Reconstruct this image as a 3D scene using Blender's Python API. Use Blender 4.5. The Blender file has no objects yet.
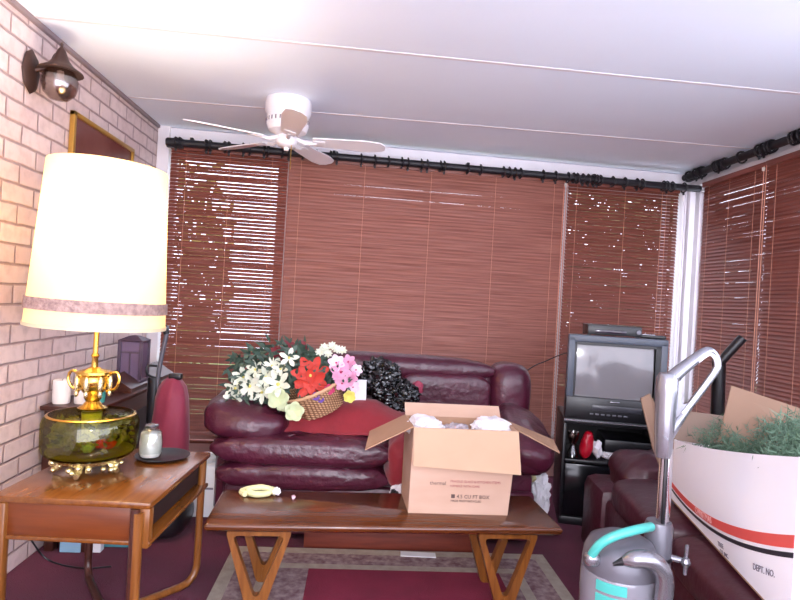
import bpy, bmesh, math, random
from math import sin, cos, pi, radians, sqrt, atan2
from mathutils import Vector, Matrix, Euler, noise
random.seed(7)
sc = bpy.context.scene
COL = sc.collection
V = Vector

# ------------------------------------------------------------------ helpers
def lin(c):
    if isinstance(c, str):
        c = [int(c[i:i+2], 16) / 255 for i in (0, 2, 4)]
    return tuple((x / 12.92 if x <= .04045 else ((x + .055) / 1.055) ** 2.4) for x in c) + (1,)

def mat(name, col, rough=.5, metal=0, spec=.5, coat=0, var=None, vscale=8, vstretch=(1, 1, 1), bump=0, bscale=40, trans=0, sheen=0, bvor=False, detail=4):
    m = bpy.data.materials.new(name); m.use_nodes = True
    nt = m.node_tree; N = nt.nodes; L = nt.links
    b = N['Principled BSDF']
    b.inputs['Base Color'].default_value = lin(col)
    b.inputs['Roughness'].default_value = rough
    b.inputs['Metallic'].default_value = metal
    b.inputs['Specular IOR Level'].default_value = spec
    b.inputs['Coat Weight'].default_value = coat
    b.inputs['Coat Roughness'].default_value = .12
    b.inputs['Sheen Weight'].default_value = sheen
    b.inputs['Transmission Weight'].default_value = trans
    tc = N.new('ShaderNodeTexCoord')
    mp = N.new('ShaderNodeMapping'); mp.inputs['Scale'].default_value = vstretch
    L.new(tc.outputs['Object'], mp.inputs['Vector'])
    if var:
        n = N.new('ShaderNodeTexNoise'); n.inputs['Scale'].default_value = vscale; n.inputs['Detail'].default_value = detail
        L.new(mp.outputs[0], n.inputs['Vector'])
        r = N.new('ShaderNodeValToRGB')
        r.color_ramp.elements[0].position = .32; r.color_ramp.elements[1].position = .68
        r.color_ramp.elements[0].color = lin(var); r.color_ramp.elements[1].color = lin(col)
        L.new(n.outputs['Fac'], r.inputs[0]); L.new(r.outputs[0], b.inputs['Base Color'])
    if bump:
        if bvor:
            n2 = N.new('ShaderNodeTexVoronoi'); out = 'Distance'
        else:
            n2 = N.new('ShaderNodeTexNoise'); n2.inputs['Detail'].default_value = 5; out = 'Fac'
        n2.inputs['Scale'].default_value = bscale
        L.new(mp.outputs[0], n2.inputs['Vector'])
        bp = N.new('ShaderNodeBump'); bp.inputs['Strength'].default_value = bump; bp.inputs['Distance'].default_value = .01
        L.new(n2.outputs[out], bp.inputs['Height']); L.new(bp.outputs[0], b.inputs['Normal'])
    return m

def glassy(name, col, gloss=.08, rough=.03, tint=1):
    m = bpy.data.materials.new(name); m.use_nodes = True
    nt = m.node_tree; N = nt.nodes; L = nt.links
    for n in list(N):
        if n.type == 'BSDF_PRINCIPLED': N.remove(n)
    out = [n for n in N if n.type == 'OUTPUT_MATERIAL'][0]
    t = N.new('ShaderNodeBsdfTransparent'); t.inputs[0].default_value = lin(col)
    g = N.new('ShaderNodeBsdfGlossy'); g.inputs['Roughness'].default_value = rough; g.inputs[0].default_value = (1, 1, 1, 1)
    mx = N.new('ShaderNodeMixShader'); mx.inputs[0].default_value = gloss
    L.new(t.outputs[0], mx.inputs[1]); L.new(g.outputs[0], mx.inputs[2]); L.new(mx.outputs[0], out.inputs[0])
    return m

ROOT = {}
def tag(o, label, cat, group=None, kind=None):
    if label: o['label'] = label
    if cat: o['category'] = cat
    if group: o['group'] = group
    if kind: o['kind'] = kind
    return o

def thing(name, label, cat, loc=(0, 0, 0), rotz=0, group=None, kind=None):
    o = bpy.data.objects.new(name, None); COL.objects.link(o)
    o.location = loc; o.rotation_euler = (0, 0, rotz); o.empty_display_size = .1
    ROOT[o.name] = Matrix.Translation(V(loc)) @ Matrix.Rotation(rotz, 4, 'Z')
    if kind == 'structure':
        o['kind'] = kind
        if label: o['label'] = label
    else:
        tag(o, label, cat, group, kind)
    return o

def obj(name, bm, m, parent=None, smooth=True, local=False, origin=None, angle=40):
    """bm is in world coordinates unless local=True"""
    me = bpy.data.meshes.new(name)
    o = bpy.data.objects.new(name, me)
    COL.objects.link(o)
    if parent is not None:
        if not local: bm.transform(ROOT[parent.name].inverted())
        o.parent = parent
        ROOT[o.name] = ROOT[parent.name]
    else:
        if origin is None:
            bb = [v.co for v in bm.verts]
            origin = V(((min(v.x for v in bb) + max(v.x for v in bb)) / 2, (min(v.y for v in bb) + max(v.y for v in bb)) / 2, min(v.z for v in bb)))
        bm.transform(Matrix.Translation(-V(origin))); o.location = origin
        ROOT[o.name] = Matrix.Translation(V(origin))
    bmesh.ops.recalc_face_normals(bm, faces=bm.faces)
    bm.to_mesh(me); bm.free()
    if smooth:
        for p in me.polygons: p.use_smooth = True
        me.set_sharp_from_angle(angle=radians(angle))
    me.materials.append(m)
    return o

def struct(name, bm, m, parent=None, smooth=False):
    o = obj(name, bm, m, parent, smooth)
    if parent is None: o['kind'] = 'structure'
    return o

def B(): return bmesh.new()

def join(bm, tmp, M=None):
    if M is not None: tmp.transform(M)
    me = bpy.data.meshes.new('t'); tmp.to_mesh(me); tmp.free(); bm.from_mesh(me); bpy.data.meshes.remove(me)
    return bm

def box(bm, c, s, r=0, rot=None, seg=2):
    t = B(); bmesh.ops.create_cube(t, size=1)
    bmesh.ops.scale(t, vec=V(s), verts=t.verts)
    if r: bmesh.ops.bevel(t, geom=list(t.edges), offset=r, segments=seg, profile=.5, affect='EDGES')
    M = Matrix.Translation(V(c))
    if rot is not None: M = M @ (Euler(rot).to_matrix().to_4x4() if not isinstance(rot, Matrix) else rot.to_4x4())
    return join(bm, t, M)

def bx(x0, x1, y0, y1, z0, z1, r=0, bm=None):
    return box(bm or B(), ((x0 + x1) / 2, (y0 + y1) / 2, (z0 + z1) / 2), (abs(x1 - x0), abs(y1 - y0), abs(z1 - z0)), r)

def tube(bm, pts, r, n=10, cap=True, closed=False):
    pts = [V(p) for p in pts]; k = len(pts)
    rs = r if isinstance(r, (list, tuple)) else [r] * k
    rings = []; up = None
    for i, p in enumerate(pts):
        if closed: d = pts[(i + 1) % k] - pts[i - 1]
        else: d = pts[min(i + 1, k - 1)] - pts[max(i - 1, 0)]
        d.normalize()
        if up is None:
            up = V((0, 0, 1)) if abs(d.z) < .9 else V((1, 0, 0))
        a = d.cross(up)
        if a.length < 1e-5: a = d.orthogonal()
        a.normalize(); b = a.cross(d).normalized(); up = b
        rings.append([bm.verts.new(p + (a * cos(2 * pi * j / n) + b * sin(2 * pi * j / n)) * rs[i]) for j in range(n)])
    for i in range(k if closed else k - 1):
        A, Bb = rings[i], rings[(i + 1) % k]
        for j in range(n): bm.faces.new((A[j], A[(j + 1) % n], Bb[(j + 1) % n], Bb[j]))
    if cap and not closed:
        bm.faces.new(rings[0]); bm.faces.new(rings[-1][::-1])
    return bm

def smoothpath(pts, n=6):
    pts = [V(p) for p in pts]; out = []
    for i in range(len(pts) - 1):
        p0 = pts[max(i - 1, 0)]; p1 = pts[i]; p2 = pts[i + 1]; p3 = pts[min(i + 2, len(pts) - 1)]
        for k in range(n):
            t = k / n
            out.append(.5 * ((2 * p1) + (p2 - p0) * t + (2 * p0 - 5 * p1 + 4 * p2 - p3) * t * t + (3 * p1 - p0 - 3 * p2 + p3) * t ** 3))
    out.append(pts[-1]); return out

def lathe(bm, prof, c=(0, 0, 0), n=32, M=None, wave=None):
    t = B(); rings = []
    for (r, z) in prof:
        if r < 1e-5: rings.append([t.verts.new((0, 0, z))])
        else:
            ring = []
            for j in range(n):
                a = 2 * pi * j / n; rr = r * (1 + (wave(a, z) if wave else 0))
                ring.append(t.verts.new((rr * cos(a), rr * sin(a), z)))
            rings.append(ring)
    for A, C in zip(rings, rings[1:]):
        if len(A) == 1 and len(C) == 1: continue
        for j in range(n):
            k = (j + 1) % n
            if len(A) == 1: t.faces.new((A[0], C[k], C[j]))
            elif len(C) == 1: t.faces.new((A[j], A[k], C[0]))
            else: t.faces.new((A[j], A[k], C[k], C[j]))
    MM = Matrix.Translation(V(c))
    if M is not None: MM = MM @ M
    return join(bm, t, MM)

def slab(bm, pts, thick, nrm=None):
    pts = [V(p) for p in pts]
    if nrm is None: nrm = (pts[1] - pts[0]).cross(pts[2] - pts[0]).normalized()
    nrm = V(nrm).normalized()
    a = [bm.verts.new(p) for p in pts]; b = [bm.verts.new(p + nrm * thick) for p in pts]
    bm.faces.new(a); bm.faces.new(b[::-1]); k = len(pts)
    for i in range(k): bm.faces.new((a[i], a[(i + 1) % k], b[(i + 1) % k], b[i]))
    return bm

def spow(x, e): return math.copysign(abs(x) ** e, x)
def puff(bm, c, s, e1=.5, e2=.5, rot=None, wr=0, wf=6, nu=40, nv=24, seed=0):
    """superellipsoid cushion, s = half sizes, wr = wrinkle depth"""
    t = B(); rings = []
    for i in range(nv + 1):
        a = -pi / 2 + pi * i / nv
        ring = []
        for j in range(nu):
            b = 2 * pi * j / nu
            p = V((spow(cos(a), e1) * spow(cos(b), e2) * s[0], spow(cos(a), e1) * spow(sin(b), e2) * s[1], spow(sin(a), e1) * s[2]))
            if wr:
                q = V((p.x * wf, p.y * wf, p.z * wf)) + V((seed * 3.1, seed, 0))
                nn = noise.noise(q) + .5 * noise.noise(q * 2.3)
                p += p.normalized() * wr * nn
            ring.append(p)
        rings.append(ring)
    vr = []
    for i, ring in enumerate(rings):
        if i in (0, nv): vr.append([t.verts.new(sum(ring, V()) / nu)])
        else: vr.append([t.verts.new(p) for p in ring])
    for A, C in zip(vr, vr[1:]):
        for j in range(nu):
            k = (j + 1) % nu
            if len(A) == 1: t.faces.new((A[0], C[k], C[j]))
            elif len(C) == 1: t.faces.new((A[j], A[k], C[0]))
            else: t.faces.new((A[j], A[k], C[k], C[j]))
    M = Matrix.Translation(V(c))
    if rot is not None: M = M @ Euler(rot).to_matrix().to_4x4()
    return join(bm, t, M)

def crumple(bm, c, s, amp=.25, f=3, sub=4, seed=0, rot=None, flat=None):
    t = B(); bmesh.ops.create_icosphere(t, subdivisions=sub, radius=1)
    for v in t.verts:
        q = v.co * f + V((seed * 5.3, seed * 1.7, seed))
        n = abs(noise.noise(q)) + .5 * abs(noise.noise(q * 2.1)) + .35 * abs(noise.noise(q * 4.3))
        v.co *= 1 - amp * (1 - 1.6 * n)
        v.co = V((v.co.x * s[0], v.co.y * s[1], v.co.z * s[2]))
        if flat is not None and v.co.z < flat: v.co.z = flat + (v.co.z - flat) * .1
    M = Matrix.Translation(V(c))
    if rot is not None: M = M @ Euler(rot).to_matrix().to_4x4()
    return join(bm, t, M)

def rpoly(pts, r, n=5):
    out = []; k = len(pts)
    for i in range(k):
        p = V(pts[i]); a = (V(pts[i - 1]) - p).normalized(); b = (V(pts[(i + 1) % k]) - p).normalized()
        ang = a.angle(b); d = r / math.tan(ang / 2)
        s = p + a * d; e = p + b * d
        for j in range(n + 1):
            t = j / n
            out.append((1 - t) ** 2 * s + 2 * t * (1 - t) * p + t * t * e)
    return out

def text_bm(s, size=1, extrude=.02):
    cu = bpy.data.curves.new('txt', 'FONT'); cu.body = s; cu.size = size; cu.extrude = extrude
    cu.align_x = 'LEFT'; cu.resolution_u = 2
    o = bpy.data.objects.new('txt', cu); COL.objects.link(o)
    dg = bpy.context.evaluated_depsgraph_get()
    me = bpy.data.meshes.new_from_object(o.evaluated_get(dg))
    bm = B(); bm.from_mesh(me)
    bpy.data.meshes.remove(me); bpy.data.objects.remove(o); bpy.data.curves.remove(cu)
    return bm

# ------------------------------------------------------------------ materials
M = {}
M['leather'] = mat('burgundy leather', '521b2f', rough=.33, spec=.6, var='441527', vscale=5, bump=.6, bscale=26)
M['leather2'] = mat('dark burgundy leather', '471b25', rough=.4, spec=.5, var='3d1620', vscale=5, bump=.4, bscale=22)
M['carpet'] = mat('maroon carpet', '642039', rough=.95, spec=.1, var='50182e', vscale=3.5, bump=.6, bscale=260, sheen=.1)
M['walnut'] = mat('orange walnut', '623213', rough=.24, var='4a230c', vscale=5, vstretch=(1, 14, 14), coat=.35, bump=.05, bscale=30)
M['walnut_y'] = mat('orange walnut lengthwise', '7d4819', rough=.25, var='643611', vscale=4, vstretch=(14, 1, 14), coat=.35)
M['walnut_z'] = mat('walnut upright', '885322', rough=.3, var='6b3c16', vscale=5, vstretch=(14, 14, 1), coat=.2)
M['dark_inside'] = mat('dark wood and recess shade', '2c1414', rough=.6, var='1d0d0e')  # dark wood, also the painted shade in the side table's recess
M['mahog'] = mat('dark mahogany', '4b251b', rough=.35, var='351710', vscale=5, vstretch=(14, 1, 14))
M['redwood'] = mat('red brown plinth', '77311f', rough=.6, var='5f2416', vscale=5, vstretch=(1, 10, 10))
M['white'] = mat('white paint', 'e9e4e8', rough=.45, var='dfdade', vscale=3)
M['ceil'] = mat('ceiling board', 'edf4ff', rough=.6, var='e7effb', vscale=1.2, bump=.04, bscale=60)
M['fanw'] = mat('white enamel', 'ece8ea', rough=.3)
M['black'] = mat('black plastic', '17161a', rough=.35)
M['blackmetal'] = mat('black painted metal', '1d1a1f', rough=.45, metal=.1)
M['grayplastic'] = mat('grey tv plastic', '4f5662', rough=.4)
M['silver'] = mat('silver plastic', '8f8e94', rough=.25, metal=.75)
M['darksilver'] = mat('gunmetal plastic', '66656d', rough=.36, metal=.35)
M['chrome'] = mat('chrome', 'cfcdd2', rough=.12, metal=1)
M['teal'] = mat('turquoise plastic', '47a79e', rough=.3)
M['brass'] = mat('polished brass', 'd8b258', rough=.22, metal=1, bump=.1, bscale=60)
M['palebrass'] = mat('antique pale brass', 'e6d8a6', rough=.25, metal=.9, bump=.3, bscale=90)
M['card'] = mat('cardboard', 'c4a490', rough=.8, spec=.2, var='bb9a85', vscale=4, vstretch=(1, 1, 3))
M['card_in'] = mat('brown cardboard inside', 'ae8a70', rough=.85, spec=.15, var='a48067', vscale=4)
M['whitecard'] = mat('white printed cardboard', 'f3f3f7', rough=.5, var='eeeef4', vscale=3)
M['redink'] = mat('coral red ink', 'd9564f', rough=.5)
M['inkblack'] = mat('black ink', '28242c', rough=.5)
M['inkgrey'] = mat('grey ink', '77707c', rough=.6)
M['inkred'] = mat('faded red ink', 'a3605e', rough=.6)
M['inkbrown'] = mat('dark brown ink', '59443f', rough=.6)
M['paper'] = mat('white crumpled paper', 'e8e4e8', rough=.6, bump=.5, bscale=20)
M['bag'] = mat('black bin liner', '0b0b0d', rough=.16, spec=.8, bump=.8, bscale=28)
M['redcloth'] = mat('red quilted cloth', '96202c', rough=.7, var='821a26', vscale=6, bump=.5, bscale=18, sheen=.2)
M['maroonbag'] = mat('maroon vacuum bag', '84253e', rough=.65, bump=.4, bscale=14, sheen=.2)
M['wicker'] = mat('wicker', 'c0946c', rough=.7, var='9a6d48', vscale=30)
M['green'] = mat('dark green leaves', '43584a', rough=.55, var='31453a', vscale=12)
M['green2'] = mat('grey green leaves', '56695a', rough=.6, var='3c5044', vscale=12)
M['needle'] = mat('artificial pine needles', '66826a', rough=.6, var='304c38', vscale=9)
M['lily'] = mat('cream white petals', 'dfe3d2', rough=.6, var='cfd6c0', vscale=20)
M['palegreen'] = mat('pale green petals', 'cdd6ae', rough=.6)
M['redpetal'] = mat('scarlet petals', 'c93a2a', rough=.6, var='b52f24', vscale=20)
M['pink'] = mat('pink petals', 'dba0bb', rough=.6, var='c983a4', vscale=30)
M['palepink'] = mat('pale pink petals', 'e8cfdb', rough=.6, var='ddb6ca', vscale=30)
M['magenta'] = mat('magenta petals', 'b93563', rough=.6)
M['wine'] = mat('wine red petals', '7e2231', rough=.6)
M['violet'] = mat('violet petals', '6d4b9c', rough=.6)
M['yellow'] = mat('yellow petals', 'd9cf6a', rough=.6)
M['grass'] = mat('lawn', '64803a', rough=.9, var='4c6a2c', vscale=2)
M['leafA'] = mat('yellow green foliage', '8f7f2e', rough=.7, var='5a5520', vscale=3)
M['leafB'] = mat('mid green foliage', '5c5a2c', rough=.7, var='3c3a1e', vscale=3)
M['bark'] = mat('bark', '5a4636', rough=.9)
M['siding'] = mat('pale house siding', 'dfe4ee', rough=.6)
M['glasspane'] = glassy('window glass', 'f4f8fa', .05)
M['wax'] = mat('white wax', 'efe6e0', rough=.45)
M['clear'] = glassy('clear jar glass', 'eef2f0', .12)
M['amber'] = glassy('olive amber lamp glass', 'dedb92', .055, .05)
M['seeded'] = glassy('smoky seeded glass', 'd8cdc8', .16, .15)
M['whiteplastic'] = mat('white plastic', 'e4e6ea', rough=.35)
M['bluecard'] = mat('pale blue box', '8fb6cc', rough=.6)
M['tealcard'] = mat('teal box', '3f8390', rough=.6)
M['gold'] = mat('gold frame', 'c79a4a', rough=.35, metal=.7)
M['plum'] = mat('plum lantern', '4c3a4c', rough=.5)
M['knob'] = mat('pull tab plastic', 'd6cfc6', rough=.3)
M['cord'] = mat('beige cord', 'd99a80', rough=.7)
M['screen'] = mat('tv tube glass', '7f7c7f', rough=.12, spec=.6)
M['yelcloth'] = mat('pale yellow cloth', 'd9d6a0', rough=.8, bump=.4, bscale=40)

# blinds: reddish wood, slightly glossy
def slatmat(name, col, var):
    m = mat(name, col, rough=.42, spec=.5, var=var, vscale=3, vstretch=(1, 1, 40))
    nt = m.node_tree; b = nt.nodes['Principled BSDF']; out = [n for n in nt.nodes if n.type == 'OUTPUT_MATERIAL'][0]
    return m
M['slat'] = slatmat('red brown wooden slats', 'a36c5e', '7d4a3d')
M['slatR'] = slatmat('dark red wooden slats', '8e5144', '6f382c')

# brick
def brickmat():
    m = bpy.data.materials.new('painted white brick'); m.use_nodes = True
    nt = m.node_tree; N = nt.nodes; L = nt.links; b = N['Principled BSDF']
    tc = N.new('ShaderNodeTexCoord'); sx = N.new('ShaderNodeSeparateXYZ'); cx = N.new('ShaderNodeCombineXYZ')
    L.new(tc.outputs['Object'], sx.inputs[0]); L.new(sx.outputs['Y'], cx.inputs['X']); L.new(sx.outputs['Z'], cx.inputs['Y'])
    nz = N.new('ShaderNodeTexNoise'); nz.inputs['Scale'].default_value = 9
    L.new(tc.outputs['Object'], nz.inputs['Vector'])
    vm = N.new('ShaderNodeVectorMath'); vm.operation = 'MULTIPLY_ADD'
    vm.inputs[1].default_value = (.008, .008, 0); L.new(nz.outputs['Color'], vm.inputs[0]); L.new(cx.outputs[0], vm.inputs[2])
    br = N.new('ShaderNodeTexBrick'); br.inputs['Scale'].default_value = 1
    br.inputs['Brick Width'].default_value = .215; br.inputs['Row Height'].default_value = .0785
    br.inputs['Mortar Size'].default_value = .008; br.inputs['Mortar Smooth'].default_value = .8; br.inputs['Bias'].default_value = 0
    br.inputs['Color1'].default_value = lin('dfccc9'); br.inputs['Color2'].default_value = lin('d3bcba'); br.inputs['Mortar'].default_value = lin('a8908f')
    L.new(vm.outputs[0], br.inputs['Vector'])
    n2 = N.new('ShaderNodeTexNoise'); n2.inputs['Scale'].default_value = 22; n2.inputs['Detail'].default_value = 6
    L.new(tc.outputs['Object'], n2.inputs['Vector'])
    mx = N.new('ShaderNodeMixRGB'); mx.blend_type = 'MULTIPLY'; mx.inputs[0].default_value = .35
    rp = N.new('ShaderNodeValToRGB'); rp.color_ramp.elements[0].position = .3; rp.color_ramp.elements[1].position = .55
    rp.color_ramp.elements[0].color = (.55, .48, .48, 1); rp.color_ramp.elements[1].color = (1, 1, 1, 1)
    L.new(n2.outputs['Fac'], rp.inputs[0]); L.new(br.outputs['Color'], mx.inputs[1]); L.new(rp.outputs[0], mx.inputs[2])
    L.new(mx.outputs[0], b.inputs['Base Color']); b.inputs['Roughness'].default_value = .6
    inv = N.new('ShaderNodeMath'); inv.operation = 'SUBTRACT'; inv.inputs[0].default_value = 1; L.new(br.outputs['Fac'], inv.inputs[1])
    ad = N.new('ShaderNodeMath'); ad.operation = 'MULTIPLY_ADD'; ad.inputs[1].default_value = .25; L.new(n2.outputs['Fac'], ad.inputs[0]); L.new(inv.outputs[0], ad.inputs[2])
    bp = N.new('ShaderNodeBump'); bp.inputs['Strength'].default_value = .7; bp.inputs['Distance'].default_value = .008
    L.new(ad.outputs[0], bp.inputs['Height']); L.new(bp.outputs[0], b.inputs['Normal'])
    return m
M['brick'] = brickmat()

def shademat():
    m = bpy.data.materials.new('cream pleated shade fabric'); m.use_nodes = True
    nt = m.node_tree; N = nt.nodes; L = nt.links
    out = [n for n in N if n.type == 'OUTPUT_MATERIAL'][0]
    N.remove(N['Principled BSDF'])
    d = N.new('ShaderNodeBsdfDiffuse'); d.inputs[0].default_value = lin('f2e6cf')
    t = N.new('ShaderNodeBsdfTranslucent'); t.inputs[0].default_value = lin('f7e6b4')
    mx = N.new('ShaderNodeMixShader'); mx.inputs[0].default_value = .5
    L.new(d.outputs[0], mx.inputs[1]); L.new(t.outputs[0], mx.inputs[2]); L.new(mx.outputs[0], out.inputs[0])
    return m
M['shade'] = shademat()
M['lace'] = mat('grey pink lace braid', 'b79a90', rough=.8, var='8f746e', vscale=60, bump=.8, bscale=90)

# ------------------------------------------------------------------ room shell
XL, XR, ZC = -1.36, 2.40, 2.235
BA = radians(3.5)
BO = V((XL, 3.90, 0))
BM_ = Matrix.Translation(BO) @ Matrix.Rotation(BA, 4, 'Z')
def wb(bm): bm.transform(BM_); return bm          # wall-frame (u along, v outward, z) to world
UR = (XR - XL) / cos(BA)
YR = 3.90 + (XR - XL) * math.tan(BA)

struct('floor', slab(B(), [(-1.5, -1.6, -.06), (2.5, -1.6, -.06), (2.5, 4.25, -.06), (-1.5, 3.99, -.06)], .06, (0, 0, 1)), M['carpet'])
struct('ceiling', slab(B(), [(-1.5, -1.6, ZC), (2.5, -1.6, ZC), (2.5, 4.3, ZC), (-1.5, 4.05, ZC)], .08, (0, 0, 1)), M['ceil'])
# left brick wall
w = bx(XL - .14, XL, -1.6, 4.0, 0, ZC)
struct('wall_left', w, M['brick'])
# back wall: knee wall, header, posts
struct('wall_back', wb(bx(0, UR + .1, 0, .12, 0, .26)), mat('pinkish painted wall', 'c99a90', rough=.6, var='c2938a'))
struct('trim_1', wb(bx(0, UR + .1, 0, .12, 2.09, ZC, .004)), M['white'])
t = wb(bx(0, UR, -.045, 0, 2.15, ZC - .002, .006)); struct('trim_2', t, M['white'])
# window openings in the back wall: posts u
wins = [(.07, .80), (.86, 2.72), (2.80, 3.62)]
struct('trim_3', wb(bx(0, .075, -.07, .12, .0, 2.235, .005)), M['white'])
for i, (a, b) in enumerate([(.80, .86), (2.72, 2.80)]):
    struct('trim_%d' % (4 + i), wb(bx(a, b, .0, .12, .26, 2.09, .004)), M['white'])
def window(n, u0, u1, z0, z1, MX, panes=1):
    r = thing('window_%d' % n, None, None, MX @ V(((u0 + u1) / 2, .06, z0)), 0, kind='structure')
    fr = B(); f = .035
    bx(u0, u1, .03, .08, z0, z0 + f, .003, fr); bx(u0, u1, .03, .08, z1 - f, z1, .003, fr)
    bx(u0, u0 + f, .03, .08, z0, z1, .003, fr); bx(u1 - f, u1, .03, .08, z0, z1, .003, fr)
    for k in range(1, panes):
        c = u0 + (u1 - u0) * k / panes; bx(c - .02, c + .02, .03, .08, z0, z1, .003, fr)
    fr.transform(MX); obj('window_frame', fr, M['white'], r)
    p = bx(u0 + f, u1 - f, .052, .058, z0 + f, z1 - f); p.transform(MX); obj('window_pane', p, M['glasspane'], r, smooth=False)
for i, (a, b) in enumerate(wins): window(i + 1, a, b, .26, 2.09, BM_, 2 if i == 1 else 1)
# right wall (windows too): frame u runs from back corner toward the camera
RM = Matrix.Translation((XR, YR, 0)) @ Matrix.Rotation(-pi / 2, 4, 'Z')
def wr_(bm): bm.transform(RM); return bm
LR = YR + 1.6
struct('wall_right', wr_(bx(-.1, LR, 0, .12, 0, .55)), M['white'])
struct('trim_6', wr_(bx(-.1, LR, 0, .12, 2.10, ZC)), M['white'])
struct('trim_7', wr_(bx(0, LR, -.05, 0, 2.135, 2.175, .005)), M['white'])
rw = [(.10, .86), (.94, 1.9), (1.98, 2.9), (2.98, LR - .05)]
for i, (a, b) in enumerate(rw): window(4 + i, a, b, .55, 2.10, RM)
for i, (a, b) in enumerate([(-.1, .10), (.86, .94), (1.9, 1.98), (2.9, 2.98)]):
    struct('trim_%d' % (8 + i), wr_(bx(a, b, 0, .12, .55, 2.10, .003)), M['white'])
# corner post where back and right walls meet: fluted white column
cp = B()
bx(UR - .130, UR - .085, -.075, .02, 0, 2.15, .006, cp); bx(UR - .08, UR - .035, -.10, .02, 0, 2.15, .006, cp)
bx(UR - .124, UR - .118, -.083, -.07, 0.02, 2.13, .003, cp); bx(UR - .104, UR - .097, -.083, -.07, 0.02, 2.13, .003, cp)
struct('trim_12', wb(cp), M['white'])
# ceiling seam battens
for i, (y0, y1, x0, x1) in enumerate([(3.30, 3.345, XL, XR), (2.38, 2.50, XL, XR)]):
    s_ = slab(B(), [(x0, y0, ZC - .002), (x1, y1, ZC - .002), (x1, y1 + .02, ZC - .002), (x0, y0 + .02, ZC - .002)], .004, (0, 0, 1))
    struct('trim_%d' % (13 + i), s_, M['white'])
# small crown strip left wall
struct('trim_16', bx(XL, XL + .018, -1.6, 3.9, ZC - .02, ZC - .001), mat('grey pink strip', '8d7c7e', rough=.6))

# ------------------------------------------------------------------ blinds
def slats_bm(L, z0, z1, ang, seed, pitch=.0232, wid=.0265, jit=3, zone=None):
    bm = B(); rnd = random.Random(seed); n = int((z1 - z0) / pitch)
    for i in range(n):
        z = z1 - (i + .5) * pitch
        a = radians(ang + rnd.uniform(-jit, jit)) if not zone else radians(zone(i / n) + rnd.uniform(-jit, jit))
        dz = rnd.uniform(-.0006, .0006)
        c, s = cos(a), sin(a)
        sec = []
        for k, (p, h) in enumerate([(-.5, 0), (0, .0022), (.5, 0), (.5, -.0008), (0, .0014), (-.5, -.0008)]):
            x_ = p * wid; sec.append((x_ * c - h * s * -1 * 0 + h * s, x_ * s + h * c))
        sag = rnd.uniform(-.0012, .0012)
        cols = []
        for t in (0, .33, .66, 1):
            zz = z + dz + sag * sin(pi * t)
            cols.append([bm.verts.new((L * t, y_ * 1, zz + w_)) for (y_, w_) in sec])
        for A, C in zip(cols, cols[1:]):
            for k in range(6): bm.faces.new((A[k], A[(k + 1) % 6], C[(k + 1) % 6], C[k]))
        bm.faces.new(cols[0][::-1]); bm.faces.new(cols[-1])
    return bm

def blind(label, MX, u0, u1, v, z0, z1, ang, seed, m, ladders, pull=None, jit=3, zone=None, rail=True):
    p = MX @ V((u0, v, z0)); rz = MX.to_euler().z
    r = thing('venetian_blind', label, 'blind', p, rz, group='wooden blinds around the room')
    s_ = slats_bm(u1 - u0, .03, z1 - z0 - .03, ang, seed, jit=jit, zone=zone)
    obj('slats', s_, m, r, local=True, smooth=False)
    obj('headrail', bx(0, u1 - u0, -.02, .02, z1 - z0 - .035, z1 - z0, .004), m, r, local=True)
    obj('bottom_rail', bx(0, u1 - u0, -.014, .014, 0, .022, .004), m, r, local=True)
    for l in ladders:
        for dx in (0,):
            obj('ladder_cord', tube(B(), [(l, -.0155, .02), (l, -.0155, z1 - z0 - .03)], .0011, 5), M['cord'], r, local=True)
    if pull is not None:
        c = B(); tube(c, [(pull, -.028, z1 - z0 - .03), (pull + .001, -.03, .25)], .0025, 6); tube(c, [(pull + .02, -.028, z1 - z0 - .03), (pull + .018, -.03, .22)], .0022, 6)
        obj('pull_cord', c, M['cord'], r, local=True)
        obj('cord_tab', box(B(), (pull + .004, -.035, z1 - z0 - .05), (.014, .014, .022), .003), M['knob'], r, local=True, )
    return r
blind('red brown wooden blind by the brick wall, slats letting daylight through', BM_, .095, .835, -.085, .20, 2.115, 55, 1, M['slatR'], [.1, .37, .64], jit=3, zone=lambda t: 63 - 20 * t)
blind('widest red brown wooden blind behind the sofa, slats nearly shut', BM_, .842, 2.745, -.095, .20, 2.115, 60, 2, M['slat'], [.08, .5, .95, 1.4, 1.82], pull=1.885, jit=3, zone=lambda t: 76 - 12 * t)
blind('wooden blind behind the television beside the white corner post', BM_, 2.775, 3.61, -.08, .20, 2.115, 59, 3, M['slatR'], [.06, .42, .70, .735], zone=lambda t: 60 - 14 * t)
blind('dark red wooden blind on the right wall next to the corner post', RM, .27, .90, -.07, .50, 2.13, 54, 4, M['slatR'], [.08, .3, .54], zone=lambda t: 76 - 18 * t)
blind('dark red wooden blind at the right edge of the picture, above the pine garland', RM, .908, 2.2, -.075, .50, 2.13, 54, 5, M['slatR'], [.09, .3, .6, .9, 1.15], pull=.0, zone=lambda t: 77 - 20 * t)
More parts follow.
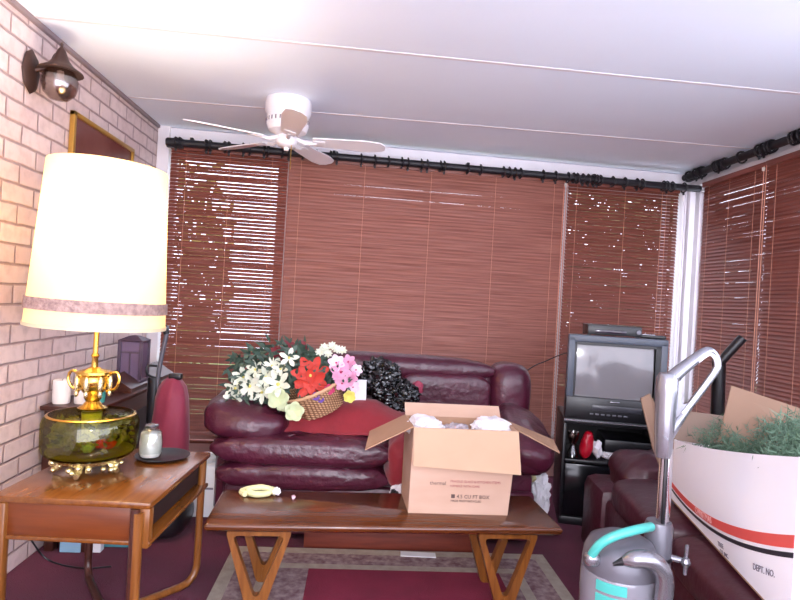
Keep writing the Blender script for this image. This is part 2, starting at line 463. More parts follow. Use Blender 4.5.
# black curtain rods with rings
def rod(label, MX, u0, u1, v, z, seed, zz=0):
    p = MX @ V((u0, v, z)); r = thing('curtain_rod', label, 'curtain rod', p, MX.to_euler().z)
    rnd = random.Random(seed)
    obj('rod', tube(B(), [(0, 0, 0), (u1 - u0, 0, 0)], .024, 12), M['blackmetal'], r, local=True)
    obj('end_bracket', box(B(), (.05, .02, .0), (.1, .03, .06), .004), M['blackmetal'], r, local=True)
    k = .15
    while k < u1 - u0 - .05:
        obj('bracket', box(B(), (k, .03, .024), (.02, .05, .036), .003), M['blackmetal'], r, local=True); k += .9
    k = .06
    while k < u1 - u0 - .03:
        a = B(); R_ = .034
        tube(a, [(k + .004 * sin(j), R_ * cos(2 * pi * j / 14), R_ * sin(2 * pi * j / 14) - .002) for j in range(14)], .006, 5, closed=True)
        if rnd.random() < .45: box(a, (k, 0, -.042), (.014, .008, .024), .002)
        obj('ring', a, M['blackmetal'], r, local=True)
        k += rnd.choice([.025, .04, .09, .16])
    return r
rod('black curtain rod with rings along the top of the long back wall', BM_, .08, UR - .05, -.16, 2.11, 4)
rod('black curtain rod above the blinds on the right hand wall', RM, .10, 2.3, -.12, 2.195, 9)

# ------------------------------------------------------------------ outdoors
tag(obj('lawn', slab(B(), [(-6, 4.5, -.25), (9, 4.5, -.25), (9, 14, -.25), (-6, 14, -.25)], .05, (0, 0, 1)), M['grass'], smooth=False), 'green lawn outside beyond the back windows', 'lawn', kind='stuff')
def tree(x, y, h, r, m, seed, label, n=900, thr=-.08):
    t = thing('garden_tree', label, 'tree', (x, y, -.2), group='trees outside the windows')
    rnd = random.Random(seed)
    tr = tube(B(), smoothpath([(0, 0, 0), (.05, .02, h * .35), (-.03, .05, h * .7)], 4), [.09 - .006 * i for i in range(9)], 8)
    for k in range(6):
        a = rnd.uniform(0, 6.28); tube(tr, [(0, 0, h * .3 + k * .1), (cos(a) * r * .6, sin(a) * r * .4, h * .5 + k * .15)], [.03, .01], 6)
    obj('trunk', tr, M['bark'], t, local=True)
    f = B()
    for k in range(n):
        while 1:
            p = V((rnd.uniform(-1, 1), rnd.uniform(-1, 1), rnd.uniform(-1, 1)))
            if p.length < 1 and noise.noise(p * 2.2 + V((seed, 0, 0))) > thr: break
        q = V((p.x * r, p.y * r * .6, h * .55 + p.z * h * .47)); s_ = rnd.uniform(.05, .11)
        e = Euler((rnd.uniform(0, 6), rnd.uniform(0, 6), rnd.uniform(0, 6))).to_matrix()
        pts = [q + e @ V(v) * s_ for v in [(-1, 0, 0), (-.2, -.45, .1), (1, 0, 0), (-.2, .45, .1)]]
        f.faces.new([f.verts.new(v) for v in pts])
    obj('foliage', f, m, t, local=True, smooth=False)
tree(-1.95, 5.6, 3.0, .75, M['leafA'], 1, 'yellow green tree outside behind the blind nearest the brick wall', 1500, -.15)
tree(-.3, 7.2, 1.7, .7, M['leafB'], 2, 'mid green tree outside left of the sofa back', 1200)
tree(1.35, 5.9, 3.0, .8, M['leafA'], 3, 'yellow green tree outside behind the middle of the widest blind', 1200)
tree(3.0, 6.2, 3.4, 1.15, M['leafB'], 4, 'mid green tree outside behind the television blind', 4200, -.3)
tree(3.9, 3.0, 3.2, 1.0, M['leafB'], 5, 'mid green tree outside the right hand windows', 3800, -.4)

# ------------------------------------------------------------------ sconce, picture on brick wall
r = thing('wall_sconce', 'dark coach lantern wall light with clear globe high on the brick wall', 'wall light', (XL, 2.42, 1.99))
pl = lathe(B(), [(0, 0), (.05, 0), (.058, .008), (.05, .016), (.02, .02), (0, .02)], (XL, 2.40, 2.02), 8, Matrix.Rotation(pi / 2, 4, 'Y') @ Matrix.Scale(1.55, 4, (1, 0, 0)))
bronze = mat('dark bronze', '4a332c', rough=.45, metal=.5)
obj('back_plate', pl, bronze, r)
obj('arm', tube(B(), smoothpath([(XL + .01, 2.41, 2.03), (XL + .06, 2.43, 2.06), (XL + .08, 2.44, 2.11), (XL + .10, 2.44, 2.10)], 5), .008, 8), bronze, r)
gc = (XL + .10, 2.44, 2.0)
obj('cap', lathe(B(), [(0, .165), (.006, .155), (.004, .145), (.015, .13), (.03, .09), (.05, .065), (.082, .045), (.085, .038), (.05, .045), (0, .05)], gc, 24), bronze, r)
obj('globe', lathe(B(), [(.052, .045), (.066, .015), (.068, -.01), (.058, -.045), (.035, -.068), (0, -.075), (0, -.071), (.033, -.064), (.054, -.043), (.064, -.01), (.062, .013), (.048, .045)], gc, 24), M['seeded'], r)
obj('bulb', lathe(B(), [(.012, .045), (.014, .02), (.024, -.005), (.02, -.025), (0, -.035)], gc, 16), M['wax'], r)

r = thing('framed_picture', 'gold framed reddish picture hung on the brick wall behind the lamp', 'picture', (XL + .001, 3.08, 1.2))
y0, y1, z0, z1 = 2.73, 3.43, 1.32, 1.975
f = B()
bx(XL + .002, XL + .025, y0, y0 + .022, z0, z1, .003, f); bx(XL + .002, XL + .025, y1 - .022, y1, z0, z1, .003, f)
bx(XL + .002, XL + .025, y0, y1, z0, z0 + .022, .003, f); bx(XL + .002, XL + .025, y0, y1, z1 - .022, z1, .003, f)
obj('frame', f, M['gold'], r)
obj('art', bx(XL + .004, XL + .014, y0 + .02, y1 - .02, z0 + .02, z1 - .02), mat('dusky red print', '7c4a42', rough=.25, var='5e302c', vscale=3), r, smooth=False)

# ------------------------------------------------------------------ ceiling fan
fx, fy = -.44, 3.15
r = thing('ceiling_fan', 'white five blade ceiling fan mounted close under the ceiling', 'ceiling fan', (fx, fy, 2.0))
obj('motor_housing', lathe(B(), [(0, 2.234), (.118, 2.234), (.122, 2.22), (.122, 2.165), (.112, 2.15), (.112, 2.10), (.1, 2.065), (.06, 2.045), (0, 2.04)], (fx, fy, 0), 40), M['fanw'], r)
v_ = B()
for k in range(28):
    a = 2 * pi * k / 28; box(v_, (fx + .113 * cos(a), fy + .113 * sin(a), 2.115), (.004, .006, .02), 0, (0, 0, a))
obj('vent_slots', v_, M['inkgrey'], r)
obj('switch_cup', lathe(B(), [(0, 2.045), (.05, 2.045), (.056, 2.03), (.054, 2.0), (.04, 1.985), (.015, 1.98), (.012, 1.965), (0, 1.964)], (fx, fy, 0), 28), M['fanw'], r)
for a in (2, 68, 142, 206, 282):
    ar = radians(a); Mb = Matrix.Translation((fx, fy, 2.02)) @ Matrix.Rotation(ar, 4, 'Z')
    ir = tube(B(), [(.05, 0, .01), (.10, 0, -.008), (.16, 0, -.004)], [.012, .012, .009], 8); box(ir, (.17, 0, -.005), (.07, .06, .005), .002, (radians(-12), 0, 0))
    ir.transform(Mb); obj('blade_iron', ir, M['fanw'], r)
    pts = [(.14, -.045), (.42, -.062), (.5, -.05), (.53, -.02), (.53, .02), (.5, .05), (.42, .062), (.14, .045)]
    bl = slab(B(), [(x, y, 0) for x, y in pts], .006, (0, 0, 1)); bl.transform(Mb @ Matrix.Rotation(radians(-12), 4, 'X')); obj('blade', bl, M['fanw'], r, smooth=False)
obj('pull_chain', tube(B(), [(fx + .03, fy - .03, 1.99), (fx + .03, fy - .03, 1.86)], .0018, 5), M['brass'], r)

# ------------------------------------------------------------------ rug
r = thing('area_rug', 'patterned rug with cream border and maroon centre under the coffee table', 'rug', (.22, 1.9, 0))
def border(x0, x1, y0, y1, w, z0, z1):
    b = B(); bx(x0, x1, y1 - w, y1, z0, z1, 0, b); bx(x0, x1, y0, y0 + w, z0, z1, 0, b); bx(x0, x0 + w, y0 + w, y1 - w, z0, z1, 0, b); bx(x1 - w, x1, y0 + w, y1 - w, z0, z1, 0, b); return b
rx0, rx1, ry0, ry1 = -.52, .95, 1.0, 2.745
cream = mat('cream rug pile', 'aa9f90', rough=.95, var='9a8d80', vscale=30, bump=.5, bscale=200)
patt = mat('mottled mauve rug band', 'a08c8a', rough=.95, var='6d4c54', vscale=34, bump=.5, bscale=200, detail=6)
obj('outer_border', border(rx0, rx1, ry0, ry1, .055, .0, .011), cream, r, smooth=False)
obj('patterned_band', border(rx0 + .055, rx1 - .055, ry0 + .055, ry1 - .055, .105, .0, .0112), patt, r, smooth=False)
obj('inner_border', border(rx0 + .16, rx1 - .16, ry0 + .16, ry1 - .16, .045, .0, .0116), cream, r, smooth=False)
obj('centre_field', bx(rx0 + .205 + .16, rx1 - .205 - .06, ry0 + .205, ry1 - .205, 0, .0118), mat('crimson rug field', '86213c', rough=.95, var='741a33', vscale=5, bump=.5, bscale=200), r, smooth=False)
obj('side_band', bx(rx0 + .205, rx0 + .365, ry0 + .205, ry1 - .205, 0, .0112), patt, r, smooth=False)
obj('side_band', bx(rx1 - .265, rx1 - .205, ry0 + .205, ry1 - .205, 0, .0112), patt, r, smooth=False)
tag(obj('paper_slip', box(B(), (.34, 2.70, .0145), (.165, .05, .004), .001, (0, 0, radians(-3))), M['whiteplastic'], smooth=False), 'white slip lying on the back border of the rug', 'paper')

# ------------------------------------------------------------------ coffee table
r = thing('coffee_table', 'long low walnut coffee table with open triangular legs, standing on the rug', 'coffee table', (.15, 2.33, .0118), radians(2.5))
TA = Matrix.Translation((.15, 2.33, 0)) @ Matrix.Rotation(radians(2.5), 4, 'Z')
prof = []
N_ = 24
def tt(bm):
    hx, hy = .672, .188
    outer = []
    for (x, y) in [(-1, -1), (1, -1), (1, 1), (-1, 1)]: outer.append((x * hx, y * hy, 0))
    ol = rpoly([V(p) for p in outer], .012, 4)
    lv = [(-.030, .012), (-.022, .003), (-.012, 0), (-.005, .002), (0, .008)]
    rings = []
    for dz, ins in lv:
        rings.append([bm.verts.new((p.x - math.copysign(ins, p.x), p.y - math.copysign(ins, p.y), .36 + dz)) for p in ol])
    for A, C in zip(rings, rings[1:]):
        for j in range(len(A)): bm.faces.new((A[j], A[(j + 1) % len(A)], C[(j + 1) % len(A)], C[j]))
    bm.faces.new(rings[0][::-1]); bm.faces.new(rings[-1]); return bm
b_ = tt(B()); b_.transform(TA); obj('tabletop', b_, M['walnut'], r)
for sx in (-1, 1):
    for sy in (-1, 1):
        y = sy * .125 - .01
        O = rpoly([V((x, 0, z)) for x, z in [(-.122, .328), (.122, .328), (.026, .012), (-.026, .012)]], .02, 4)
        I = rpoly([V((x, 0, z)) for x, z in [(-.094, .304), (.094, .304), (.009, .082), (-.009, .082)]], .014, 4)
        lb = B(); th = .032
        q = [[lb.verts.new((p.x * 1, (s_ * th / 2), p.z)) for p in P_] for P_ in (O, I) for s_ in (-1, 1)]
        n_ = len(O)
        for j in range(n_):
            k = (j + 1) % n_
            lb.faces.new((q[0][j], q[0][k], q[2][k], q[2][j])); lb.faces.new((q[1][j], q[1][k], q[3][k], q[3][j]))
            lb.faces.new((q[0][j], q[0][k], q[1][k], q[1][j])); lb.faces.new((q[2][j], q[2][k], q[3][k], q[3][j]))
        bmesh.ops.bevel(lb, geom=[e for e in lb.edges if len(e.link_faces) == 2 and e.calc_face_angle() > 1.2], offset=.004, segments=2, affect='EDGES')
        lb.transform(TA @ Matrix.Translation((sx * .472 - .005, y, 0))); obj('leg', lb, M['walnut_z'], r)
st = B(); bx(-.55, .55, -.02, .02, .305, .33, .003, st); st.transform(TA); obj('stretcher', st, M['dark_inside'], r)

# things on the coffee table
zt = .3602
r = thing('crumpled_cloth', 'pale yellow and white crumpled cloth strip on the coffee table', 'cloth', (-.365, 2.42, zt))
y_ = B()
tube(y_, smoothpath([(-.42, 2.40, zt + .014), (-.44, 2.43, zt + .014), (-.40, 2.465, zt + .018), (-.35, 2.455, zt + .016), (-.33, 2.42, zt + .014), (-.38, 2.40, zt + .014), (-.415, 2.425, zt + .02), (-.36, 2.44, zt + .03), (-.30, 2.43, zt + .012)], 5), .0125, 8)
crumple(y_, (-.345, 2.462, zt + .016), (.05, .02, .016), .3, 2, 3, 3)
obj('fold', y_, M['yelcloth'], r)
obj('white_end', crumple(B(), (-.30, 2.432, zt + .018), (.02, .02, .017), .3, 2, 3, 5), M['paper'], r)
tag(obj('scrap', crumple(B(), (-.225, 2.40, zt + .008), (.009, .018, .0085), .3, 2, 2, 6), M['palepink']), 'tiny pale scrap on the coffee table right of the yellow cloth', 'scrap')

# cardboard box on the table
r = thing('cardboard_box', 'open brown cardboard box with flaps out, standing on the coffee table', 'box', (.43, 2.42, zt), 0)
fl, fr_, bl_, brr = V((.238, 2.285, zt)), V((.640, 2.292, zt)), V((.228, 2.52, zt)), V((.625, 2.53, zt))
tl, tr_, tbl, tbr = V((.242, 2.285, .70)), V((.665, 2.292, .70)), V((.226, 2.52, .70)), V((.652, 2.53, .70))
tk = .004
w = B(); slab(w, [fl, fr_, tr_, tl], tk, (0, 1, 0)); obj('front_panel', w, M['card'], r, smooth=False)
w = B(); slab(w, [bl_, brr, tbr, tbl], tk, (0, -1, 0)); obj('rear_panel', w, M['card_in'], r, smooth=False)
w = B(); slab(w, [fl, bl_, tbl, tl], tk, (1, 0, 0)); obj('side_panel', w, M['card'], r, smooth=False)
w = B(); slab(w, [fr_, brr, tbr, tr_], tk, (-1, 0, 0)); obj('side_panel', w, M['card'], r, smooth=False)
w = B(); slab(w, [fl, fr_, brr, bl_], tk, (0, 0, 1)); obj('bottom_panel', w, M['card_in'], r, smooth=False)
w = B(); slab(w, [tl + V((0, -.002, 0)), tr_ + V((0, -.002, 0)), V((.676, 2.258, .535)), V((.245, 2.262, .553))], tk, (0, -1, .1)); obj('front_flap', w, mat('cardboard flap inside', 'bf9f82', rough=.8, var='b6967a', vscale=3), r, smooth=False)
w = B(); slab(w, [tl, tbl, V((.075, 2.50, .625)), V((.055, 2.29, .60))], tk, (-.3, 0, 1)); obj('left_flap', w, M['card_in'], r, smooth=False)
w = B(); slab(w, [tr_, tbr, V((.900, 2.55, .61)), V((.865, 2.36, .60))], tk, (.3, 0, 1)); obj('right_flap', w, M['card_in'], r, smooth=False)
w = B(); slab(w, [tbl, tbr, V((.650, 2.575, .748)), V((.225, 2.57, .748))], tk, (0, 1, -.4)); obj('rear_flap', w, M['card'], r, smooth=False)
# printing on the front
pr = r
def on_front(bm, x, z): bm.transform(Matrix.Translation((x, 2.2865, z)) @ Matrix.Rotation(pi / 2, 4, 'X')); return bm
obj('printed_text', on_front(text_bm('thermal', .021, .0006), .318, .4755), M['inkbrown'], r, smooth=False)
obj('printed_text', on_front(text_bm('FRAGILE GLASS & KITCHEN ITEMS', .0135, .0006), .400, .487), M['inkred'], r, smooth=False)
obj('printed_text', on_front(text_bm('HANDLE WITH CARE', .0125, .0006), .400, .469), M['inkred'], r, smooth=False)
obj('printed_text', on_front(text_bm('■ 4.5 CU FT BOX', .02, .0006), .405, .425), M['inkbrown'], r, smooth=False)
obj('printed_text', on_front(text_bm('MADE FROM RECYCLED', .0115, .0006), .405, .410), M['inkbrown'], r, smooth=False)
for i, (x, y, s_, z, lb_) in enumerate([(.30, 2.41, (.085, .10, .05), .675, 'crumpled white paper in the left of the open cardboard box'), (.585, 2.42, (.09, .10, .05), .68, 'crumpled white paper in the right of the open cardboard box')]):
    tag(obj('packing_paper', crumple(B(), (x, y, z), s_, .2, 1.8, 4, i + 11), M['paper'], angle=25), lb_, 'paper', 'packing paper in the cardboard box')
tag(obj('packing_paper', crumple(B(), (.44, 2.42, .655), (.06, .09, .04), .35, 2.4, 4, 17), mat('printed paper', 'c9bfc4', rough=.6, var='8e8288', vscale=30), angle=25), 'printed grey paper in the middle of the open cardboard box', 'paper', 'packing paper in the cardboard box')

# ------------------------------------------------------------------ main sofa
r = thing('leather_sofa', 'burgundy leather sofa with rolled arms in front of the blinds', 'sofa', (.16, 3.2, 0))
L_ = M['leather']
obj('base', bx(-.62, .93, 2.88, 3.62, .06, .36, .03), L_, r)
obj('plinth', bx(-.20, .63, 2.772, 2.86, .0, .115, .004), M['redwood'], r)
obj('front_rail', bx(-.60, .93, 2.84, 2.90, .03, .27, .02), L_, r)
obj('seat_cushion', puff(B(), (-.225, 3.10, .435), (.43, .32, .075), .45, .35, wr=.012, wf=9, seed=1), L_, r)
obj('seat_cushion', puff(B(), (.50, 3.10, .43), (.27, .32, .08), .45, .35, wr=.012, wf=9, seed=2), L_, r)
obj('front_roll', puff(B(), (-.235, 2.87, .443), (.432, .10, .073), .75, .28, wr=.018, wf=17, nu=110, nv=40, seed=3), L_, r)
obj('front_roll', puff(B(), (-.225, 2.88, .322), (.42, .10, .070), .75, .28, wr=.017, wf=17, nu=110, nv=40, seed=4), L_, r)
obj('front_roll', puff(B(), (.50, 2.89, .38), (.28, .09, .11), .6, .35, wr=.012, wf=10, nu=64, seed=5), L_, r)
b_ = B(); bx(-.68, -.42, 2.93, 3.62, .05, .50, .06, b_)
obj('arm', b_, L_, r)
obj('arm_pillow', puff(B(), (-.53, 3.17, .545), (.225, .36, .11), .7, .55, rot=(0, radians(8), 0), wr=.022, wf=7, nu=64, nv=32, seed=6), L_, r)
b_ = B(); bx(.76, .93, 2.93, 3.62, .05, .50, .06, b_)
obj('arm', b_, L_, r)
b_ = puff(B(), (.925, 3.12, .50), (.15, .33, .105), .8, .7, rot=(radians(12), radians(22), 0), wr=.012, wf=7, nu=56, nv=28, seed=7)
obj('arm_pillow', b_, L_, r)
obj('arm_front_panel', puff(B(), (.885, 2.86, .44), (.105, .045, .075), .8, .9, rot=(0, radians(14), 0), wr=.004), L_, r)
obj('backrest', bx(-.50, .84, 3.42, 3.62, .3, .80, .05), L_, r)
obj('back_cushion', puff(B(), (-.10, 3.41, .62), (.41, .09, .17), .45, .3, wr=.012, wf=6, seed=8), L_, r)
obj('back_cushion', puff(B(), (.53, 3.42, .62), (.27, .07, .165), .4, .25, wr=.008, wf=6, seed=9), L_, r)
obj('headroll', puff(B(), (.17, 3.47, .805), (.66, .10, .075), .8, .2, wr=.006, wf=6, nu=72, seed=10), L_, r)
obj('back_wing', puff(B(), (.925, 3.47, .655), (.135, .14, .205), .62, .75, wr=.008, wf=5, seed=11), L_, r)
obj('back_wing', puff(B(), (-.52, 3.50, .62), (.13, .13, .17), .65, .7, wr=.008, wf=5, seed=12), L_, r)

# red blanket on the seat
def sheet(nx, ny, fn, th=.006):
    bm = B(); top = [[bm.verts.new(fn(i / nx, j / ny, 0)) for j in range(ny + 1)] for i in range(nx + 1)]
    bot = [[bm.verts.new(fn(i / nx, j / ny, 1) ) for j in range(ny + 1)] for i in range(nx + 1)]
    for i in range(nx):
        for j in range(ny):
            bm.faces.new((top[i][j], top[i + 1][j], top[i + 1][j + 1], top[i][j + 1])); bm.faces.new((bot[i][j], bot[i][j + 1], bot[i + 1][j + 1], bot[i + 1][j]))
    for i in range(nx):
        bm.faces.new((top[i][0], bot[i][0], bot[i + 1][0], top[i + 1][0])); bm.faces.new((top[i][ny], top[i + 1][ny], bot[i + 1][ny], bot[i][ny]))
    for j in range(ny):
        bm.faces.new((top[0][j], top[0][j + 1], bot[0][j + 1], bot[0][j])); bm.faces.new((top[nx][j], bot[nx][j], bot[nx][j + 1], top[nx][j + 1]))
    return bm
def blanket(u, v, s):
    x = -.40 + .68 * u; y = 2.90 + .44 * v
    hump = .10 * sin(pi * min(1, v * 1.15)) * (.35 + .65 * sin(pi * min(1, max(0, u * 1.05 - .02))))
    z = .522 + hump + .05 * v + .05 * math.exp(-((u - .75) / .18) ** 2) * v + .010 * noise.noise(V((x * 9, y * 9, 0)))
    return V((x, y, z - (.012 if s else 0)))
tag(obj('blanket', sheet(40, 24, blanket), M['redcloth']), 'red quilted blanket folded on the left seat of the burgundy sofa', 'blanket')
tag(obj('stuffed_red_bag', puff(B(), (.235, 2.86, .42), (.058, .13, .125), .7, .6, wr=.02, wf=9, seed=13), M['redcloth']), 'red cloth bag bulging between the seats beside the cardboard box', 'bag')
r = thing('crumpled_wrapper', 'white and black crumpled wrapper beside the red bag behind the coffee table', 'wrapper', (.215, 2.70, .0))
obj('wrapper', crumple(B(), (.235, 2.765, .29), (.04, .03, .04), .45, 2.5, 3, 21), M['paper'], r)
obj('dark_print', crumple(B(), (.215, 2.745, .28), (.022, .02, .026), .4, 2.5, 3, 22), M['black'], r)
tag(obj('tinsel_clip', crumple(B(), (.175, 2.86, .545), (.022, .02, .03), .5, 3, 3, 23), M['paper']), 'small shiny white bow at the front right corner of the red blanket', 'bow')
tag(obj('pink_cloth', crumple(B(), (.36, 3.31, .70), (.035, .025, .045), .3, 2, 3, 24), mat('dusky rose cloth', '9e3a52', rough=.7)), 'small rose pink cloth tucked right of the black plastic bag', 'cloth')
b_ = crumple(B(), (.13, 3.24, .765), (.13, .10, .11), .22, 2.3, 5, 31); crumple(b_, (.23, 3.22, .665), (.14, .11, .10), .22, 2.5, 5, 32)
tag(obj('bin_bag', b_, M['bag'], angle=30), 'shiny black plastic bag slumped on the sofa back', 'bag')
tag(obj('white_card', box(B(), (.03, 3.12, .70), (.065, .01, .12), .002, (radians(-14), 0, radians(6))), M['paper']), 'white card between the pink flowers and the black bag', 'card')

# ------------------------------------------------------------------ flower basket
def weave(m):
    nt = m.node_tree; N = nt.nodes; L = nt.links; b = N['Principled BSDF']
    tc = N.new('ShaderNodeTexCoord'); w1 = N.new('ShaderNodeTexWave'); w1.bands_direction = 'DIAGONAL'; w1.inputs['Scale'].default_value = 28; w1.inputs['Distortion'].default_value = 1.5
    w2 = N.new('ShaderNodeTexWave'); w2.bands_direction = 'Z'; w2.inputs['Scale'].default_value = 26; w2.inputs['Distortion'].default_value = 1
    L.new(tc.outputs['Object'], w1.inputs['Vector']); L.new(tc.outputs['Object'], w2.inputs['Vector'])
    mx = N.new('ShaderNodeMath'); mx.operation = 'MULTIPLY'; L.new(w1.outputs['Fac'], mx.inputs[0]); L.new(w2.outputs['Fac'], mx.inputs[1])
    r_ = N.new('ShaderNodeValToRGB'); r_.color_ramp.elements[0].color = lin('7d5438'); r_.color_ramp.elements[1].color = lin('d0a67e'); r_.color_ramp.elements[1].position = .55
    L.new(mx.outputs[0], r_.inputs[0]); L.new(r_.outputs[0], b.inputs['Base Color'])
    bp = N.new('ShaderNodeBump'); bp.inputs['Strength'].default_value = .8; bp.inputs['Distance'].default_value = .004; L.new(mx.outputs[0], bp.inputs['Height']); L.new(bp.outputs[0], b.inputs['Normal'])
weave(M['wicker'])
r = thing('flower_basket', 'wicker basket tipped on the blanket overflowing with white, red and pink flowers', 'flower basket', (-.18, 3.03, .62))
BT = Matrix.Translation((-.175, 3.02, .635)) @ Matrix.Rotation(radians(-24), 4, 'Y') @ Matrix.Rotation(radians(12), 4, 'X')
def wv(a, z): return .028 * sin(a * 22 + round((z + .03) / .0081) * pi)
pf = []
for i in range(17):
    z = -.03 + .13 * i / 16; pf.append((.115 + .04 * i / 16 + 0, z))
bk = lathe(B(), [(0, -.03)] + pf + [(r_ - .012, z) for r_, z in pf[::-1]] + [(0, -.02)], (0, 0, 0), 144, Matrix.Scale(.8, 4, (0, 1, 0)), wave=wv)
bk.transform(BT); obj('basket', bk, M['wicker'], r)
rim = tube(B(), [(.158 * cos(2 * pi * k / 40), .126 * sin(2 * pi * k / 40), .102 + .003 * (k % 2)) for k in range(40)], .009, 8, closed=True)
rim.transform(BT); obj('rim', rim, mat('pale wicker rim', 'c59c77', rough=.6), r)
def flower(c, nrm, rad, n, m, name='flower', cup=.3, wd=.32, layers=1, centre=None):
    nrm = V(nrm).normalized(); a = nrm.orthogonal().normalized(); b = nrm.cross(a); bm = B(); c = V(c)
    for l in range(layers):
        R_ = rad * (1 - .28 * l); off = l * pi / n
        for k in range(n):
            th = 2 * pi * k / n + off + random.uniform(-.12, .12); d = a * cos(th) + b * sin(th); s_ = nrm.cross(d)
            cp = cup * (1 + l * .8); w_ = R_ * wd
            rows = [(0, .15, 0), (.35, .8, cp * .25), (.65, 1, cp * .7), (.9, .55, cp * .95), (1, .06, cp)]
            top = []; 
            for (t, ww, h) in rows:
                p = c + d * R_ * t + nrm * R_ * h * (1 - .35 * t)
                top.append([p - s_ * w_ * ww, p + nrm * (-.08 * R_ * ww), p + s_ * w_ * ww])
            vt = [[bm.verts.new(q) for q in row] for row in top]; vb = [[bm.verts.new(q - nrm * .0015) for q in row] for row in top]
            for i in range(len(rows) - 1):
                for j in range(2):
                    bm.faces.new((vt[i][j], vt[i][j + 1], vt[i + 1][j + 1], vt[i + 1][j])); bm.faces.new((vb[i][j], vb[i + 1][j], vb[i + 1][j + 1], vb[i][j + 1]))
                bm.faces.new((vt[i][0], vt[i + 1][0], vb[i + 1][0], vb[i][0])); bm.faces.new((vt[i][2], vb[i][2], vb[i + 1][2], vt[i + 1][2]))
    f = obj(name, bm, m, r, angle=60)
    if centre:
        cc = B(); bmesh.ops.create_icosphere(cc, subdivisions=2, radius=rad * .13); cc.transform(Matrix.Translation(c + nrm * rad * .1))
        g_ = obj('flower_centre', cc, centre, r); g_.parent = f
    return f
def leaf(bm, p, d, ln, wd):
    d = V(d).normalized(); s_ = d.cross(V((random.uniform(-.4, .4), -1, random.uniform(-.4, .4)))).normalized() * wd; p = V(p); n = d.cross(s_).normalized() * ln * .1
    a = [p, p + d * ln * .4 + s_ + n, p + d * ln, p + d * ln * .4 - s_ + n]
    v1 = [bm.verts.new(x) for x in a]; bm.faces.new(v1)
lf = B(); lf2 = B(); rnd = random.Random(5)
for k in range(1000):
    u = rnd.random(); x = -.64 + .60 * u
    ztop = .80 + .15 * sin(pi * min(1, (u + .08) * .95)); zb = .66 + .10 * u if u > .45 else .615
    z = rnd.uniform(zb, ztop); y = rnd.uniform(2.925, 3.13)
    leaf(lf if rnd.random() < .6 else lf2, (x, y, z), (rnd.uniform(-1, 1), rnd.uniform(-.8, .1), rnd.uniform(-.6, 1)), rnd.uniform(.03, .075), rnd.uniform(.006, .013))
obj('leaves', lf, M['green'], r, angle=180); obj('leaves', lf2, M['green2'], r, angle=180)
core = B(); crumple(core, (-.36, 3.14, .735), (.21, .08, .10), .3, 3, 4, 51); crumple(core, (-.14, 3.14, .80), (.12, .08, .08), .3, 3, 4, 52); crumple(core, (-.20, 3.06, .73), (.10, .06, .05), .3, 3, 4, 53)
obj('moss_filling', core, M['green'], r)
fls = [(-.445, 2.98, .765, 6, .062, 'lily'), (-.38, 2.96, .735, 6, .058, 'lily'), (-.50, 2.99, .80, 6, .05, 'lily'), (-.56, 3.0, .76, 6, .048, 'lily'), (-.595, 3.0, .70, 6, .05, 'lily'), (-.60, 3.0, .645, 6, .045, 'lily'), (-.52, 2.97, .72, 6, .055, 'lily'),
       (-.42, 3.0, .82, 6, .05, 'lily'), (-.375, 2.98, .81, 6, .045, 'lily'), (-.335, 2.96, .87, 5, .04, 'lily'), (-.46, 2.98, .69, 6, .045, 'lily')]
for (x, y, z, n, rad, k) in fls:
    flower((x, y - .04, z + .01), (rnd.uniform(-.5, .1), -1, rnd.uniform(-.1, .5)), rad * rnd.uniform(.95, 1.3), n, M['lily'], 'lily', rnd.uniform(.3, .9), .235, centre=M['yellow'])
for (x, y, z, rad) in [(-.375, 2.91, .675, .055), (-.29, 2.88, .622, .05), (-.355, 2.92, .64, .03)]:
    flower((x, y, z), (.1, -1, .2), rad, 5, M['palegreen'], 'calla_lily', .9, .5, layers=2)
flower((-.225, 2.93, .80), (.05, -1, .1), .10, 7, M['redpetal'], 'poinsettia', .12, .24, layers=2, centre=M['yellow'])
flower((-.215, 2.92, .75), (.05, -1, -.2), .09, 6, M['redpetal'], 'poinsettia', .12, .24)
for (x, y, z, rad, mm) in [(-.075, 2.93, .82, .058, 'pink'), (-.03, 2.95, .79, .045, 'pink'), (-.10, 2.94, .865, .045, 'palepink'), (-.04, 2.96, .87, .04, 'pink'), (.0, 2.97, .83, .035, 'palepink'), (-.065, 2.92, .765, .04, 'pink'), (-.01, 2.95, .745, .035, 'palepink')]:
    flower((x, y, z), (rnd.uniform(-.2, .3), -1, rnd.uniform(0, .4)), rad, 6, M[mm], 'pink_lily', .25, .36, layers=2, centre=M['magenta'])
for (x, y, z, rad) in [(-.42, 3.04, .885, .04), (-.36, 3.04, .915, .045), (-.30, 3.05, .925, .04), (-.395, 3.03, .86, .035), (-.34, 3.03, .89, .035)]:
    flower((x, y, z), (rnd.uniform(-.4, .2), -1, .5), rad, 6, M['wine'], 'wine_flower', .35, .4, layers=2)
flower((-.125, 2.91, .735), (0, -1, .1), .028, 6, M['magenta'], 'magenta_flower', .4, .45, layers=2)
flower((-.19, 2.89, .70), (0, -1, .2), .022, 6, M['violet'], 'violet_flower', .4, .5, layers=2)
flower((-.165, 2.90, .685), (0, -1, .2), .018, 6, M['violet'], 'violet_flower', .4, .5, layers=2)
flower((-.025, 2.90, .705), (.1, -1, .1), .032, 6, M['yellow'], 'yellow_flower', .6, .5, layers=2)
for (x, z) in [(-.17, .93), (-.13, .94), (-.105, .925), (-.19, .905), (-.075, .92), (-.15, .90)]:
    flower((x, 3.02, z), (rnd.uniform(-.3, .3), -1, .6), .026, 8, M['lily'], 'small_white_flower', .5, .22, layers=2)

